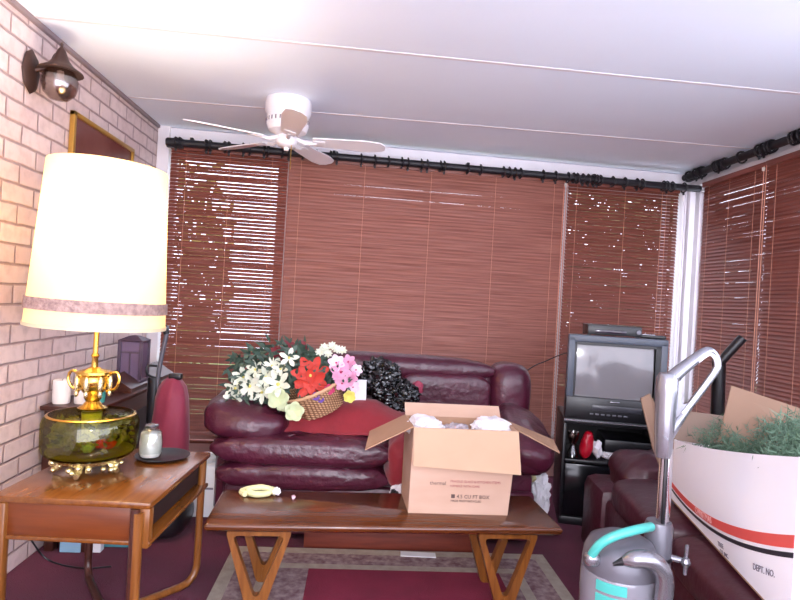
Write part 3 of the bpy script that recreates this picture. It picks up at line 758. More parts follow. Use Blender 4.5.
# ------------------------------------------------------------------ TV and stand
TR = radians(-14)
r = thing('tv_stand', 'black shelf stand holding the television in the back right corner', 'stand', (1.485, 3.31, 0), TR)
def LB(*a, **k): return bx(*a, **k)
W_ = .266
obj('shelf', LB(-W_, W_, -.20, .20, .565, .595, .005), M['black'], r, local=True)
obj('shelf', LB(-W_ + .018, W_ - .018, -.19, .20, .345, .365, .004), M['black'], r, local=True)
obj('side_panel', LB(-W_, -W_ + .018, -.20, .20, .03, .565, .004), M['black'], r, local=True)
obj('side_panel', LB(W_ - .018, W_, -.20, .20, .03, .565, .004), M['black'], r, local=True)
obj('back_panel', LB(-W_ + .018, W_ - .018, .19, .20, .03, .565), M['black'], r, local=True, smooth=False)
obj('base', LB(-W_, W_, -.20, .20, 0, .045, .005), M['black'], r, local=True)
obj('edge_trim', LB(-W_, W_, -.207, -.20, .583, .590), M['silver'], r, local=True, smooth=False)
obj('door', LB(-W_ + .02, W_ - .02, -.195, -.185, .05, .34, .004), mat('smoked door', '101014', rough=.12), r, local=True)
def TVM(x, y, z): return (Matrix.Translation((1.485, 3.31, 0)) @ Matrix.Rotation(TR, 4, 'Z')) @ V((x, y, z))
r = thing('television', 'grey and black tube television with built-in video player on the black stand', 'television', (1.485, 3.31, .5955), TR)
z0, z1 = 0, .4695
hx = .262
fr = B()
bx(-hx, -hx + .035, -.20, -.13, z0 + .115, z1 - .012, .004, fr); bx(hx - .035, hx, -.20, -.13, z0 + .115, z1 - .012, .004, fr)
bx(-hx, hx, -.20, -.13, z1 - .04, z1, .006, fr); obj('bezel', fr.copy() if False else fr, M['grayplastic'], r, local=False if False else True)
obj('lower_fascia', bx(-hx, hx, -.205, -.12, .0 + z0, z0 + .125, .006), M['black'], r, local=True)
inn = B(); bx(-hx + .035, -hx + .045, -.195, -.13, z0 + .125, z1 - .04, 0, inn); bx(hx - .060, hx - .035, -.195, -.13, z0 + .125, z1 - .04, 0, inn); bx(-hx + .035, hx - .035, -.195, -.13, z1 - .055, z1 - .04, 0, inn)
obj('screen_surround', inn, M['black'], r, local=True, smooth=False)
for o_ in (r,): pass
sw, sh = .205, .155; sc_c = (-.008, -.165, (z0 + .125 + z1 - .05) / 2)
s_ = B(); nx = 24; vs = [[s_.verts.new((sc_c[0] + sw * (2 * i / nx - 1), sc_c[1] - .028 * (1 - .75 * (2 * i / nx - 1) ** 2 * .6 - .75 * (2 * j / nx - 1) ** 2 * .5), sc_c[2] + sh * (2 * j / nx - 1))) for j in range(nx + 1)] for i in range(nx + 1)]
for i in range(nx):
    for j in range(nx): s_.faces.new((vs[i][j], vs[i + 1][j], vs[i + 1][j + 1], vs[i][j + 1]))
bk_ = [s_.verts.new((sc_c[0] + a * sw, sc_c[1] + .02, sc_c[2] + b * sh)) for a, b in ((-1, -1), (1, -1), (1, 1), (-1, 1))]; s_.faces.new(bk_)
s_.faces.new([vs[i][0] for i in range(nx + 1)] + [bk_[1], bk_[0]]); s_.faces.new([vs[nx][j] for j in range(nx + 1)] + [bk_[2], bk_[1]])
s_.faces.new([vs[nx - i][nx] for i in range(nx + 1)] + [bk_[3], bk_[2]]); s_.faces.new([vs[0][nx - j] for j in range(nx + 1)] + [bk_[0], bk_[3]])
obj('screen', s_, M['screen'], r, local=True)
tubeb = B()
q0 = [(-hx + .005, -.13, z0 + .01), (hx - .005, -.13, z0 + .01), (hx - .005, -.13, z1 - .005), (-hx + .005, -.13, z1 - .005)]
q1 = [(-.17, .17, z0 + .02), (.17, .17, z0 + .02), (.17, .17, z1 - .12), (-.17, .17, z1 - .12)]
a = [tubeb.verts.new(p) for p in q0]; b = [tubeb.verts.new(p) for p in q1]; tubeb.faces.new(a); tubeb.faces.new(b[::-1])
for i in range(4): tubeb.faces.new((a[i], b[i], b[(i + 1) % 4], a[(i + 1) % 4]))
obj('rear_housing', tubeb, M['black'], r, local=True, smooth=False)
vc = B(); bx(-.12, .14, -.209, -.204, z0 + .055, z0 + .085, .002, vc); obj('tape_slot', vc, mat('tape slot grey', '3a3a40', rough=.3), r, local=True)
for k in range(7): obj('button', bx(-.13 + k * .03, -.112 + k * .03, -.211, -.204, z0 + .03, z0 + .038, .001), M['darksilver'], r, local=True)
obj('logo_plate', bx(-.025, .025, -.208, -.203, z0 + .104, z0 + .110, .001), M['silver'], r, local=True)
cabm = Matrix.Translation((1.485, 3.31, 0)) @ Matrix.Rotation(TR, 4, 'Z')
r = thing('cable_box', 'black cable box on top of the television', 'cable box', cabm @ V((.03, -.05, z1 + .5955)), TR)
obj('body', bx(-.19, .10, -.11, .10, .004, .060, .004), M['black'], r, local=True)
obj('display', bx(-.15, .02, -.113, -.109, .015, .035, .001), mat('smoky display', '2a1a2c', rough=.1), r, local=True)
obj('dial', lathe(B(), [(0, 0), (.013, 0), (.012, .008), (0, .009)], (.083, -.11, .03), 16, Matrix.Rotation(pi / 2, 4, 'X')), M['darksilver'], r, local=True)
f_ = B()
for (x, y) in [(-.18, -.09), (.08, -.09), (-.18, .08), (.08, .08)]: bx(x - .01, x + .01, y - .01, y + .01, .0, .005, 0, f_)
obj('feet', f_, M['black'], r, local=True)
r = thing('remote_control', 'black and silver remote control on the television right of the cable box', 'remote control', cabm @ V((.19, -.12, z1 + .5955)), TR + radians(-8))
obj('body', bx(-.07, .075, -.022, .022, .0, .02, .006), M['black'], r, local=True)
obj('keypad', bx(-.06, .02, -.018, .018, .018, .0225, .001), M['silver'], r, local=True)
# items on stand shelf
zs = .366
P_ = lambda x, y, z=0: cabm @ V((x, y, z))
tag(obj('red_figurine', puff(B(), P_(-.125, -.13, zs + .075), (.035, .035, .078), .9, .9, rot=(0, radians(10), 0), wr=.008, wf=18), mat('glossy red', 'b01026', rough=.3)), 'glossy red ornament on the stand shelf under the television', 'ornament')
g = B(); lathe(g, [(0, 0), (.035, 0), (.03, .02), (.012, .06), (.03, .10), (.034, .14), (.031, .14), (.026, .1), (0, .07)], P_(-.20, -.12, zs), 20)
tag(obj('glass_vase', g, M['seeded']), 'clear glass vase at the left end of the stand shelf', 'vase')
tag(obj('white_ornament', crumple(B(), P_(-.065, -.13, zs + .055), (.03, .03, .055), .35, 2.5, 3, 41), M['paper']), 'white crumpled ornament right beside the red one on the stand shelf', 'ornament')
tag(obj('tissue', crumple(B(), P_(-.01, -.12, zs + .025), (.035, .03, .025), .4, 2.5, 3, 42), M['paper']), 'white tissue low on the stand shelf behind the armchair arm', 'tissue')
tag(obj('video_player', box(B(), P_(.10, -.0, zs + .08), (.26, .28, .07), .005, (0, 0, TR)), M['black']), 'black video player on the stand shelf', 'video player')
tag(obj('antenna_cable', tube(B(), smoothpath([(1.03, 3.52, .79), (1.1, 3.53, .84), (1.18, 3.56, .87), (1.28, 3.50, .93), (1.38, 3.42, .95)], 6), .0035, 6), M['black']), 'thin black cable running from behind the sofa to the television', 'cable')
# paper bag on the floor between sofa and stand
r = thing('plastic_carrier_bag', 'white crumpled bag on the floor between sofa and television stand', 'bag', (1.10, 3.12, 0))
obj('bag', crumple(B(), (1.06, 3.22, .15), (.075, .08, .155), .35, 2.2, 4, 61), M['paper'], r)
obj('yellow_corner', crumple(B(), (1.0, 3.16, .26), (.035, .03, .035), .3, 2, 3, 62), mat('straw yellow', 'c8b98a', rough=.7), r)

# ------------------------------------------------------------------ side sofa on the right
SR = radians(-6.5)
S2 = Matrix.Translation((1.165, 2.86, 0)) @ Matrix.Rotation(SR, 4, 'Z')      # local x: depth (away from front), local y: -toward camera
r = thing('side_sofa', 'dark burgundy leather sofa along the right wall, white box on its seat', 'sofa', (1.165, 2.86, 0), SR)
K = M['leather2']
obj('base', bx(.03, .90, -1.95, -.05, .04, .36, .03), K, r, local=True)
obj('seat_cushion', puff(B(), (.34, -.62, .405), (.33, .30, .075), .4, .35, wr=.01, wf=7, seed=21), K, r, local=True)
obj('seat_cushion', puff(B(), (.34, -1.28, .405), (.33, .34, .075), .4, .35, wr=.01, wf=7, seed=22), K, r, local=True)
obj('arm', bx(.0, .85, -.32, -.02, .03, .40, .05), K, r, local=True)
obj('arm_pillow', puff(B(), (.27, -.19, .44), (.175, .17, .115), .75, .7, rot=(0, radians(-6), 0), wr=.022, wf=8, nu=56, nv=30, seed=23), K, r, local=True)
obj('arm', bx(.02, .85, -1.98, -1.66, .03, .44, .05), K, r, local=True)
obj('backrest', puff(B(), (.84, -.98, .50), (.14, .95, .33), .5, .25, wr=.012, wf=5, nu=72, seed=24), K, r, local=True)

# black upright pole behind side sofa
r = thing('exercise_handle', 'black upright bar with angled foam grip behind the pine garland', 'exercise bar', (2.06, 3.15, 0))
obj('upright', tube(B(), [(2.07, 3.15, .02), (2.045, 3.15, .97)], .036, 12), M['black'], r)
obj('grip', tube(B(), [(2.03, 3.14, .93), (2.07, 3.12, 1.0), (2.135, 3.09, 1.10)], [.022, .026, .026], 12), M['black'], r)
obj('foot', bx(1.93, 2.2, 3.05, 3.25, 0, .04, .01), M['black'], r)

# ------------------------------------------------------------------ white tree box on the side sofa
r = thing('tree_box', 'white box with red and black stripes, full of pine garland, on the side sofa', 'box', (1.3, 1.75, .42), 0)
FA, NA = V((1.245, 2.17, 0)), V((1.035, 1.275, 0))
dirU = (NA - FA).normalized(); nrmU = V((dirU.y, -dirU.x, 0)) ; 
if nrmU.x > 0: nrmU = -nrmU
def zb(u): return .495
def qd(z0, a, b): return lambda u: (z0 + a * u + b * u * u - zb(u)) / (ztp(u) - zb(u))
def ztp(u): return .722 + .168 * u ** 1.25
def face(u, v, off=0):
    p = FA.lerp(NA, u); z = zb(u) + (ztp(u) - zb(u)) * v
    bul = .018 * sin(pi * v) * sin(pi * min(1, max(0, u)))
    return V((p.x, p.y, z)) + nrmU * (bul + off)
def fsheet(u0, u1, vlo, vhi, off, th, nx=30, ny=8):
    return sheet(nx, ny, lambda a, b, s: face(u0 + (u1 - u0) * a, vlo(u0 + (u1 - u0) * a) * (1 - b) + vhi(u0 + (u1 - u0) * a) * b, off - (th if s else 0)))
obj('front_panel', fsheet(0, 1, lambda u: 0, lambda u: 1, 0, .005, 30, 14), M['whitecard'], r)
cv = qd(.541, -.071, .208)
hgt = lambda u: ztp(u) - zb(u)
obj('red_stripe', fsheet(0.001, .999, qd(.541, -.071, .208), qd(.558, -.047, .198), .0012, .002, 40, 3), M['redink'], r)
obj('black_stripe', fsheet(0.001, .999, qd(.528, -.088, .215), qd(.535, -.079, .212), .0012, .002, 40, 3), M['inkblack'], r)
def facetext(s, size, u0, v0, follow=None, off=.0022):
    bm = text_bm(s, size, .0005); Ltot = (NA - FA).length
    for v in bm.verts:
        u = u0 + v.co.x / Ltot; vv = (follow(u) if follow else v0) + v.co.y / hgt(min(1, u))
        v.co = face(u, vv, off + v.co.z)
    return bm
obj('printed_word', facetext('CHRISTMAS', .030, .33, 0, lambda u: cv(u) + .015), mat('pale pink lettering', 'f0b4b0', rough=.5), r, smooth=False)
obj('printed_word', facetext('DEPT. NO.', .024, .80, 0, lambda u: cv(u) - .20), M['inkgrey'], r, smooth=False)
obj('printed_word', facetext('TREE', .020, .54, 0, lambda u: cv(u) - .17), M['inkgrey'], r, smooth=False)
obj('printed_word', facetext('CO. INC.', .017, .55, 0, lambda u: cv(u) - .23), M['inkgrey'], r, smooth=False)
# other sides
dep = -nrmU * .46
def side(p, q, za0, za1, zq0, zq1, th, n): return slab(B(), [V((p.x, p.y, za0)), V((q.x, q.y, zq0)), V((q.x, q.y, zq1)), V((p.x, p.y, za1))], th, n)
obj('end_panel', side(NA, NA + dep, zb(1), ztp(1), zb(1), .80, .005, -dirU), M['whitecard'], r, smooth=False)
obj('end_panel', side(FA, FA + dep, zb(0), .70, zb(0), .70, .005, dirU), M['card_in'], r, smooth=False)
obj('rear_panel', side(FA + dep, NA + dep, zb(0), .72, zb(1), .80, .005, nrmU), M['card_in'], r, smooth=False)
obj('bottom_panel', slab(B(), [V((p.x, p.y, .490)) for p in (FA, NA, NA + dep, FA + dep)], .005, (0, 0, 1)), M['card_in'], r, smooth=False)
# flaps: rear flap standing, far flap angled towards the camera left
o1 = FA + dep * .55; 
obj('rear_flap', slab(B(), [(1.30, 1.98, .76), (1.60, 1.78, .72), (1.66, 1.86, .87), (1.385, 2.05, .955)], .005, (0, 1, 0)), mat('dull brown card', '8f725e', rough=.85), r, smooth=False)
obj('far_flap', slab(B(), [(1.245, 2.17, .50), (1.245, 2.17, .725), (1.15, 2.20, .89), (1.115, 2.20, .87), (1.165, 2.18, .68)], .005, (.2, -1, 0)), mat('dark tan card', '836754', rough=.85), r, smooth=False)  # far flap in a darker brown than the other flaps
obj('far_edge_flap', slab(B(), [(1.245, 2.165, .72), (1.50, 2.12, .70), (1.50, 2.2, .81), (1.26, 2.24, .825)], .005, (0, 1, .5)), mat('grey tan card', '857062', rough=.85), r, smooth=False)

# garland
def garland(name, label, p0, p1, sag, n, seed, wid=.07, ln=.07):
    rnd = random.Random(seed); r = thing(name, label, 'garland', ((p0[0] + p1[0]) / 2, (p0[1] + p1[1]) / 2, p0[2] - .1), group='artificial pine garlands in the white box')
    p0, p1 = V(p0), V(p1); nd = B(); core_pts = []
    perp = (p1 - p0).cross(V((0, 0, 1))).normalized()
    for i in range(25):
        t = i / 24; core_pts.append(p0.lerp(p1, t) + V((0, 0, sag * sin(t * 9 + seed))) + perp * .05 * sin(t * 13 + seed))
    for k in range(n):
        c = rnd.choice(core_pts); base = c + V((rnd.uniform(-1, 1), rnd.uniform(-1, 1), rnd.uniform(-1, 1))) * wid
        d = V((rnd.uniform(-1, 1), rnd.uniform(-1, 1), rnd.uniform(-.3, 1))).normalized()
        for q in range(9):
            b = base + d * q * .006; dd = (d * .8 + V((rnd.uniform(-1, 1), rnd.uniform(-1, 1), rnd.uniform(-1, 1)))).normalized()
            s_ = dd.orthogonal().normalized() * .002; e = b + dd * rnd.uniform(.4, 1) * ln * .55; s2 = dd.cross(s_).normalized() * .0012
            a_ = [nd.verts.new(x) for x in (b + s_, b - s_ * .5 + s2, b - s_ * .5 - s2)]; tip = nd.verts.new(e)
            for m_ in range(3): nd.faces.new((a_[m_], a_[(m_ + 1) % 3], tip))
    obj('needles', nd, M['needle'], r, smooth=False)
    obj('stem', tube(B(), core_pts, .008, 6), M['green'], r)
garland('pine_garland', 'green pine garland heaped at the far end of the white box', (1.38, 2.06, .73), (1.54, 1.85, .80), .02, 420, 1, .06)
garland('pine_garland', 'green pine garland along the front edge of the white box', (1.34, 2.0, .72), (1.25, 1.50, .80), .02, 420, 2, .045)
garland('pine_garland', 'thick green pine garland piled at the near right end of the white box', (1.44, 1.75, .82), (1.20, 1.38, .87), .02, 560, 3, .07)
garland('pine_garland', 'green pine garland buried along the back of the white box', (1.60, 1.90, .70), (1.42, 1.42, .76), .02, 360, 4, .08)

# ------------------------------------------------------------------ stick vacuum (foreground)
vx, vy = .880, 1.6
r = thing('vacuum_cleaner', 'silver and turquoise upright vacuum cleaner standing in front of the side sofa', 'vacuum cleaner', (vx, vy, 0))
obj('floor_head', puff(B(), (.84, 1.56, .04), (.15, .15, .04), .5, .4), M['darksilver'], r)
for s_ in (-1, 1):
    obj('wheel', lathe(B(), [(0, -.012), (.04, -.012), (.045, -.006), (.045, .006), (.04, .012), (0, .012)], (.84 + s_ * .10, 1.70, .045), 20, Matrix.Rotation(pi / 2, 4, 'Y')), M['black'], r)
obj('column', lathe(B(), [(0, .08), (.034, .08), (.036, .3), (.034, .46), (.036, .47), (.038, .60), (.034, .612), (0, .612)], (vx + .008, vy, 0), 24), M['darksilver'], r)
obj('column_band', lathe(B(), [(.0365, .505), (.040, .507), (.040, .515), (.0365, .517)], (vx + .008, vy, 0), 24), M['black'], r)
obj('wand', lathe(B(), [(0, .60), (.0185, .60), (.0185, .82), (0, .82)], (vx + .018, vy, 0), 24), M['chrome'], r)
wb2 = B(); box(wb2, (vx + .009, vy - .017, .71), (.011, .008, .21), .002); obj('wand_channel', wb2, M['black'], r)
h = B(); lathe(h, [(0, .795), (.021, .795), (.024, .81), (.028, .90), (.030, .98), (.030, 1.02), (.022, 1.035), (0, 1.037)], (vx + .008, vy, 0), 24)
obj('handle_body', h, M['silver'], r)
lp = smoothpath([(vx + .0, vy, 1.0), (.92, vy, 1.04), (.965, vy, 1.078), (1.0, vy, 1.104), (1.022, vy, 1.098), (1.034, vy, 1.072), (1.027, vy, 1.045), (.98, vy, .975), (.94, vy, .92), (.905, vy, .875), (.885, vy, .85)], 6)
rr = [(.021 if i < 16 else .012) if i < 20 or i > 48 else .0105 for i in range(len(lp))]
rr = [max(.0105, .022 - .0005 * i) if i < 24 else (.0105 if i < 46 else .0105 + .0012 * (i - 46)) for i in range(len(lp))]
obj('handle_loop', tube(B(), lp, rr, 14), M['silver'], r)
lp2 = smoothpath([(.97, vy - .011, 1.074), (1.0, vy - .010, 1.096), (1.016, vy - .010, 1.09), (1.025, vy - .010, 1.07), (1.019, vy - .010, 1.046), (.973, vy - .010, .977), (.934, vy - .010, .923)], 5)
obj('handle_highlight', tube(B(), lp2, .005, 8), M['whiteplastic'], r)
web = slab(B(), [(vx + .02, vy - .008, .82), (vx + .022, vy - .008, 1.0), (.925, vy - .008, 1.02), (.925, vy - .008, .985), (.935, vy - .008, .95), (.975, vy - .008, .958), (.925, vy - .008, .885)], .016, (0, 1, 0)); obj('handle_web', web, M['silver'], r)
# canister
cx, cy = .772, 1.585
obj('canister', lathe(B(), [(0, .09), (.085, .09), (.094, .11), (.098, .30), (.100, .44), (.102, .50), (.099, .53), (.085, .56), (.05, .578), (0, .585)], (cx, cy, 0), 48, Matrix.Rotation(radians(0), 4, 'X')), M['darksilver'], r)
obj('dust_bin', lathe(B(), [(.100, .16), (.103, .17), (.105, .47), (.103, .482), (.100, .482)], (cx, cy, 0), 48), mat('smoky bin plastic', '8b8a92', rough=.18, metal=.3), r)
for zz in (.478, .443, .405):
    pn = B(); n1 = 10
    a0, a1 = radians(212), radians(256)
    o_ = []
    vs_ = [[pn.verts.new((cx + rr_ * cos(a0 + (a1 - a0) * i / n1), cy + rr_ * sin(a0 + (a1 - a0) * i / n1), z_)) for i in range(n1 + 1)] for rr_, z_ in ((.1042, zz - .030), (.1075, zz - .028), (.1075, zz - .004), (.1042, zz - .002))]
    for q in range(4):
        for i in range(n1): pn.faces.new((vs_[q][i], vs_[q][i + 1], vs_[(q + 1) % 4][i + 1], vs_[(q + 1) % 4][i]))
    pn.faces.new([vs_[q][0] for q in range(4)]); pn.faces.new([vs_[q][n1] for q in range(4)][::-1])
    obj('turquoise_panel', pn, M['teal'], r)
obj('carry_handle', tube(B(), smoothpath([(.668, 1.535, .538), (.684, 1.52, .575), (.722, 1.51, .603), (.78, 1.515, .618), (.838, 1.55, .614)], 6), [.0125] * 25, 12), M['teal'], r)
obj('handle_mount', puff(B(), (.672, 1.54, .525), (.022, .018, .02), .8, .8), M['silver'], r)
obj('hose', tube(B(), smoothpath([(.725, 1.47, .552), (.770, 1.455, .566), (.810, 1.455, .552), (.834, 1.46, .51), (.838, 1.47, .42), (.838, 1.48, .2)], 6), [.012, .015, .019, .022, .023, .023] + [.023] * 25, 14), M['silver'], r)
obj('hose_tip', tube(B(), [(.728, 1.47, .5525), (.700, 1.475, .54)], [.012, .004], 10), M['black'], r)
ck = B(); tube(ck, [(vx + .03, vy - .01, .515), (.955, vy - .03, .512)], [.010, .008], 10); tube(ck, [(.955, vy - .03, .475), (.957, vy - .03, .558)], .0055, 8); lathe(ck, [(0, -.014), (.01, -.010), (.014, 0), (.01, .010), (0, .014)], (.952, vy - .035, .512), 16)
obj('cord_hook', ck, M['silver'], r)

# ------------------------------------------------------------------ side table (foreground left)
SA = radians(-3)
ST = Matrix.Translation((-.835, 2.145, 0)) @ Matrix.Rotation(SA, 4, 'Z')
r = thing('side_table', 'walnut side table with a closed drawer front and crossed bentwood legs, lamp on it', 'side table', (-.835, 2.145, 0), SA)
hx, hy = .245, .30
obj('tabletop', bx(-hx, hx, -hy, hy, .51, .53, .004), M['walnut_y'], r, local=True)
obj('front_panel', bx(-hx + .01, hx - .02, -hy + .012, -hy + .03, .405, .51, .003), mat('red walnut', '723713', rough=.35, var='602c0f', vscale=5, vstretch=(1, 14, 14)), r, local=True)
obj('back_panel', bx(-hx + .01, hx - .01, hy - .03, hy - .012, .405, .51, .003), M['dark_inside'], r, local=True)
obj('side_panel', bx(-hx, -hx + .015, -hy + .01, hy - .01, .405, .51, .003), M['walnut_y'], r, local=True)
obj('recess_shade', bx(hx - .10, hx - .035, -hy + .035, hy - .035, .415, .508, .002), M['dark_inside'], r, local=True)  # solid dark block paints the shade inside the table's open side
obj('bottom_board', bx(-hx + .005, hx - .0, -hy + .008, hy - .01, .393, .407, .003), M['walnut_y'], r, local=True)
obj('corner_block', bx(hx - .048, hx - .002, -hy + .006, -hy + .04, .385, .51, .006), M['walnut_z'], r, local=True)
obj('drawer_pin', puff(B(), (hx - .022, -hy + .004, .405), (.004, .004, .004), 1, 1, nu=10, nv=8), M['chrome'], r, local=True)
def bent(ax, ay, bx_, by_, mm):
    z = .014; c = V((ax, ay, 0)); d = V((bx_, by_, 0)) - c
    e = V((bx_, by_, 0)); dn = d.normalized()
    pts = [c + V((0, 0, .51)), c + V((0, 0, .30)), c + V((0, 0, .12)), c + V((0, 0, .06)) + dn * .004, c + dn * .03 + V((0, 0, .025)), c + dn * .075 + V((0, 0, z)), c + d * .35 + V((0, 0, z)), c + d * .5 + V((0, 0, z)), c + d * .65 + V((0, 0, z)), e - dn * .075 + V((0, 0, z)), e - dn * .03 + V((0, 0, .025)), e + V((0, 0, .06)) - dn * .004, e + V((0, 0, .12)), e + V((0, 0, .3)), e + V((0, 0, .51))]
    return tube(B(), smoothpath(pts, 5), .0145, 12)
obj('leg', bent(hx - .022, hy - .03, -hx + .03, -hy + .02, 0), M['walnut_z'], r, local=True)
b2 = bent(-hx + .03, hy - .03, hx - .045, -hy + .0, 0)
for v in b2.verts:
    if v.co.z < .05: v.co.z += .012 * (1 - abs(v.co.x) / .25)
obj('leg', b2, M['mahog'], r, local=True)
fl_ = bx(-hx + .012, -hx + .05, -hy - .003, -hy + .03, .0, .51, .008); obj('front_leg', fl_, M['walnut_z'], r, local=True)
fl_ = tube(B(), [(hx - .034, -hy + .0, .0), (hx - .034, -hy - .002, .50)], .0155, 14); obj('front_leg', fl_, M['walnut_z'], r, local=True)

# lamp
zt2 = .5305
lx, ly = -.925, 2.13
r = thing('table_lamp', 'large brass and olive glass lamp with cream drum shade, switched on', 'lamp', (lx, ly, zt2))
def foot_wave(a, z): return .0
ft = B()
for k in range(5):
    a = radians(-90 + 72 * k + 4)
    d = V((cos(a), sin(a), 0)); s_ = V((-sin(a), cos(a), 0))
    tube(ft, smoothpath([(lx, ly, zt2 + .05) + d * .03 if False else V((lx, ly, zt2 + .05)) + d * .04, V((lx, ly, zt2 + .045)) + d * .075, V((lx, ly, zt2 + .02)) + d * .095, V((lx, ly, zt2 + .012)) + d * .113], 4), [.014, .016, .015, .014, .013, .012, .012, .011, .011, .010, .010, .010, .010], 8)
    for q in range(7):
        p = V((lx, ly, 0)) + d * random.uniform(.07, .115) + s_ * random.uniform(-.035, .035) + V((0, 0, zt2 + random.uniform(.014, .045)))
        t_ = B(); bmesh.ops.create_icosphere(t_, subdivisions=2, radius=random.uniform(.008, .013)); join(ft, t_, Matrix.Translation(p))
lathe(ft, [(0, zt2 + .045), (.10, zt2 + .040), (.115, zt2 + .05), (.12, zt2 + .058), (0, zt2 + .06)], (lx, ly, 0), 40, wave=lambda a, z: .05 * sin(a * 15))
obj('cast_foot', ft, M['palebrass'], r)
zb_ = zt2 + .06
outer = [(.09, zb_), (.137, zb_ + .004), (.150, zb_ + .016), (.156, zb_ + .04), (.157, zb_ + .115), (.150, zb_ + .135), (.137, zb_ + .146), (.09, zb_ + .156), (.05, zb_ + .160)]
obj('glass_drum', lathe(B(), outer + [(a - .004, z - .003) for a, z in outer[::-1]], (lx, ly, 0), 56), M['amber'], r)
obj('drum_rim', lathe(B(), [(.136, zb_ + .1465), (.142, zb_ + .1455), (.145, zb_ + .1425), (.142, zb_ + .1415), (.136, zb_ + .1425)], (lx, ly, 0), 56), M['brass'], r)
inn = B(); lathe(inn, [(0, zb_ + .006), (.13, zb_ + .008), (.14, zb_ + .014), (.14, zb_ + .018), (0, zb_ + .02)], (lx, ly, 0), 40)
obj('drum_floor', inn, mat('olive felt floor', '6a6430', rough=.9), r)
obj('inner_column', lathe(B(), [(0, zb_ + .03), (.034, zb_ + .03), (.03, zb_ + .08), (.034, zb_ + .15), (0, zb_ + .152)], (lx, ly, 0), 24), mat('pale green frosted column', 'dfe6c0', rough=.3), r)
fo = B(); rn = random.Random(3)
for k in range(320):
    a = rn.uniform(0, 6.28); rad = rn.uniform(.06, .13)
    leaf(fo, (lx + rad * cos(a), ly + rad * sin(a), zb_ + rn.uniform(.035, .12)), (rn.uniform(-1, 1), rn.uniform(-1, 1), rn.uniform(-.2, 1)), .03, .009)
obj('dried_leaves', fo, mat('olive dried leaves', '8a8a34', rough=.6, var='5c6a2c', vscale=20), r, smooth=False)
for (a, zz, c_) in [(-50, .06, M['redpetal']), (-35, .055, M['redpetal']), (-130, .07, M['green']), (-70, .05, M['bluecard'])]:
    obj('dried_flower', crumple(B(), (lx + .112 * cos(radians(a)), ly + .112 * sin(radians(a)), zb_ + zz), (.022, .022, .018), .4, 2.5, 3, int(a) % 7), c_, r)
# brass urn with handles
zu = zb_ + .16
obj('brass_urn', lathe(B(), [(0, zu), (.045, zu), (.048, zu + .006), (.034, zu + .014), (.022, zu + .028), (.030, zu + .042), (.020, zu + .05), (.035, zu + .062), (.050, zu + .085), (.055, zu + .105), (.050, zu + .118), (.060, zu + .127), (.058, zu + .135), (.030, zu + .142), (.016, zu + .15), (0, zu + .15)], (lx, ly, 0), 40), M['brass'], r)
orn = B()
for k in range(8):
    a = 2 * pi * k / 8; c = V((lx + .056 * cos(a), ly + .056 * sin(a), 0))
    puff(orn, c + V((0, 0, zu + .095)), (.009, .009, .028), .9, .9, nu=10, nv=8); puff(orn, c * 1 + V((0, 0, zu + .06)), (.007, .007, .012), .9, .9, nu=10, nv=8)
obj('urn_ornament', orn, M['palebrass'], r)
for s_ in (-1, 1):
    obj('urn_handle', tube(B(), smoothpath([(lx + s_ * .050, ly, zu + .125), (lx + s_ * .078, ly, zu + .132), (lx + s_ * .088, ly, zu + .105), (lx + s_ * .074, ly, zu + .075), (lx + s_ * .045, ly, zu + .065)], 5), .0055, 8), M['brass'], r)
obj('stem', lathe(B(), [(0, zu + .14), (.012, zu + .142), (.010, zu + .18), (.014, zu + .19), (.009, zu + .2), (.009, zu + .36), (0, zu + .36)], (lx, ly, 0), 20), M['brass'], r)
zsb, zst = 1.045, 1.610
SH = Matrix.Translation((lx, ly, 0)) @ Matrix.Translation((0, 0, zsb)) @ Matrix.Rotation(radians(1.2), 4, 'Y') @ Matrix.Translation((0, 0, -zsb))
rb, rt = .226, .194
def shp(t): return rb + (rt - rb) * t
shv = B(); lathe(shv, [(shp(t / 10), zsb + (zst - zsb) * t / 10) for t in range(11)] + [(shp(1) - .012, zst + .004)] + [(shp(t / 10) - .002, zsb + (zst - zsb) * t / 10) for t in range(10, -1, -1)], (0, 0, 0), 72)
shv.transform(SH); obj('lamp_shade', shv, M['shade'], r)
for (z_a, z_b, mm, nm, wv_) in [(zsb + .055, zsb + .095, M['lace'], 'lace_band', .006), ]:
    lb_ = B(); lathe(lb_, [(shp((z_a - zsb) / .58) + .0015, z_a), (shp((z_a - zsb) / .58) + .005, z_a), (shp((z_b - zsb) / .58) + .005, z_b), (shp((z_b - zsb) / .58) + .0015, z_b)], (0, 0, 0), 96, wave=lambda a, z: .005 * sin(a * 44))
    lb_.transform(SH); obj(nm, lb_, mm, r)
tr1 = B(); lathe(tr1, [(rb - .003, zsb - .002), (rb + .003, zsb - .002), (rb + .003, zsb + .010), (rb + .0015, zsb + .010)], (0, 0, 0), 72); tr1.transform(SH)
obj('shade_trim', tr1, mat('cream trim', 'd9c9a4', rough=.7), r)
sp = B()
for k in range(3):
    a = 2 * pi * k / 3 + .5; tube(sp, [(0, 0, zst - .03), (.189 * cos(a), .189 * sin(a), zst - .012)], .002, 6)
tube(sp, [(0, 0, zu + .36), (0, 0, zst)], .003, 6) if False else None
sp.transform(SH); tube(sp, smoothpath([(lx + .0, ly, zu + .35), (lx + .05, ly, 1.25), (lx + .04, ly, 1.42), (lx + .0, ly, 1.60)], 5), .002, 6)
obj('harp', sp, M['brass'], r)
glow = bpy.data.materials.new('lit bulb'); glow.use_nodes = True
gb = glow.node_tree.nodes['Principled BSDF']; gb.inputs['Emission Color'].default_value = lin('ffd59a'); gb.inputs['Emission Strength'].default_value = 30; gb.inputs['Base Color'].default_value = (1, .95, .85, 1)
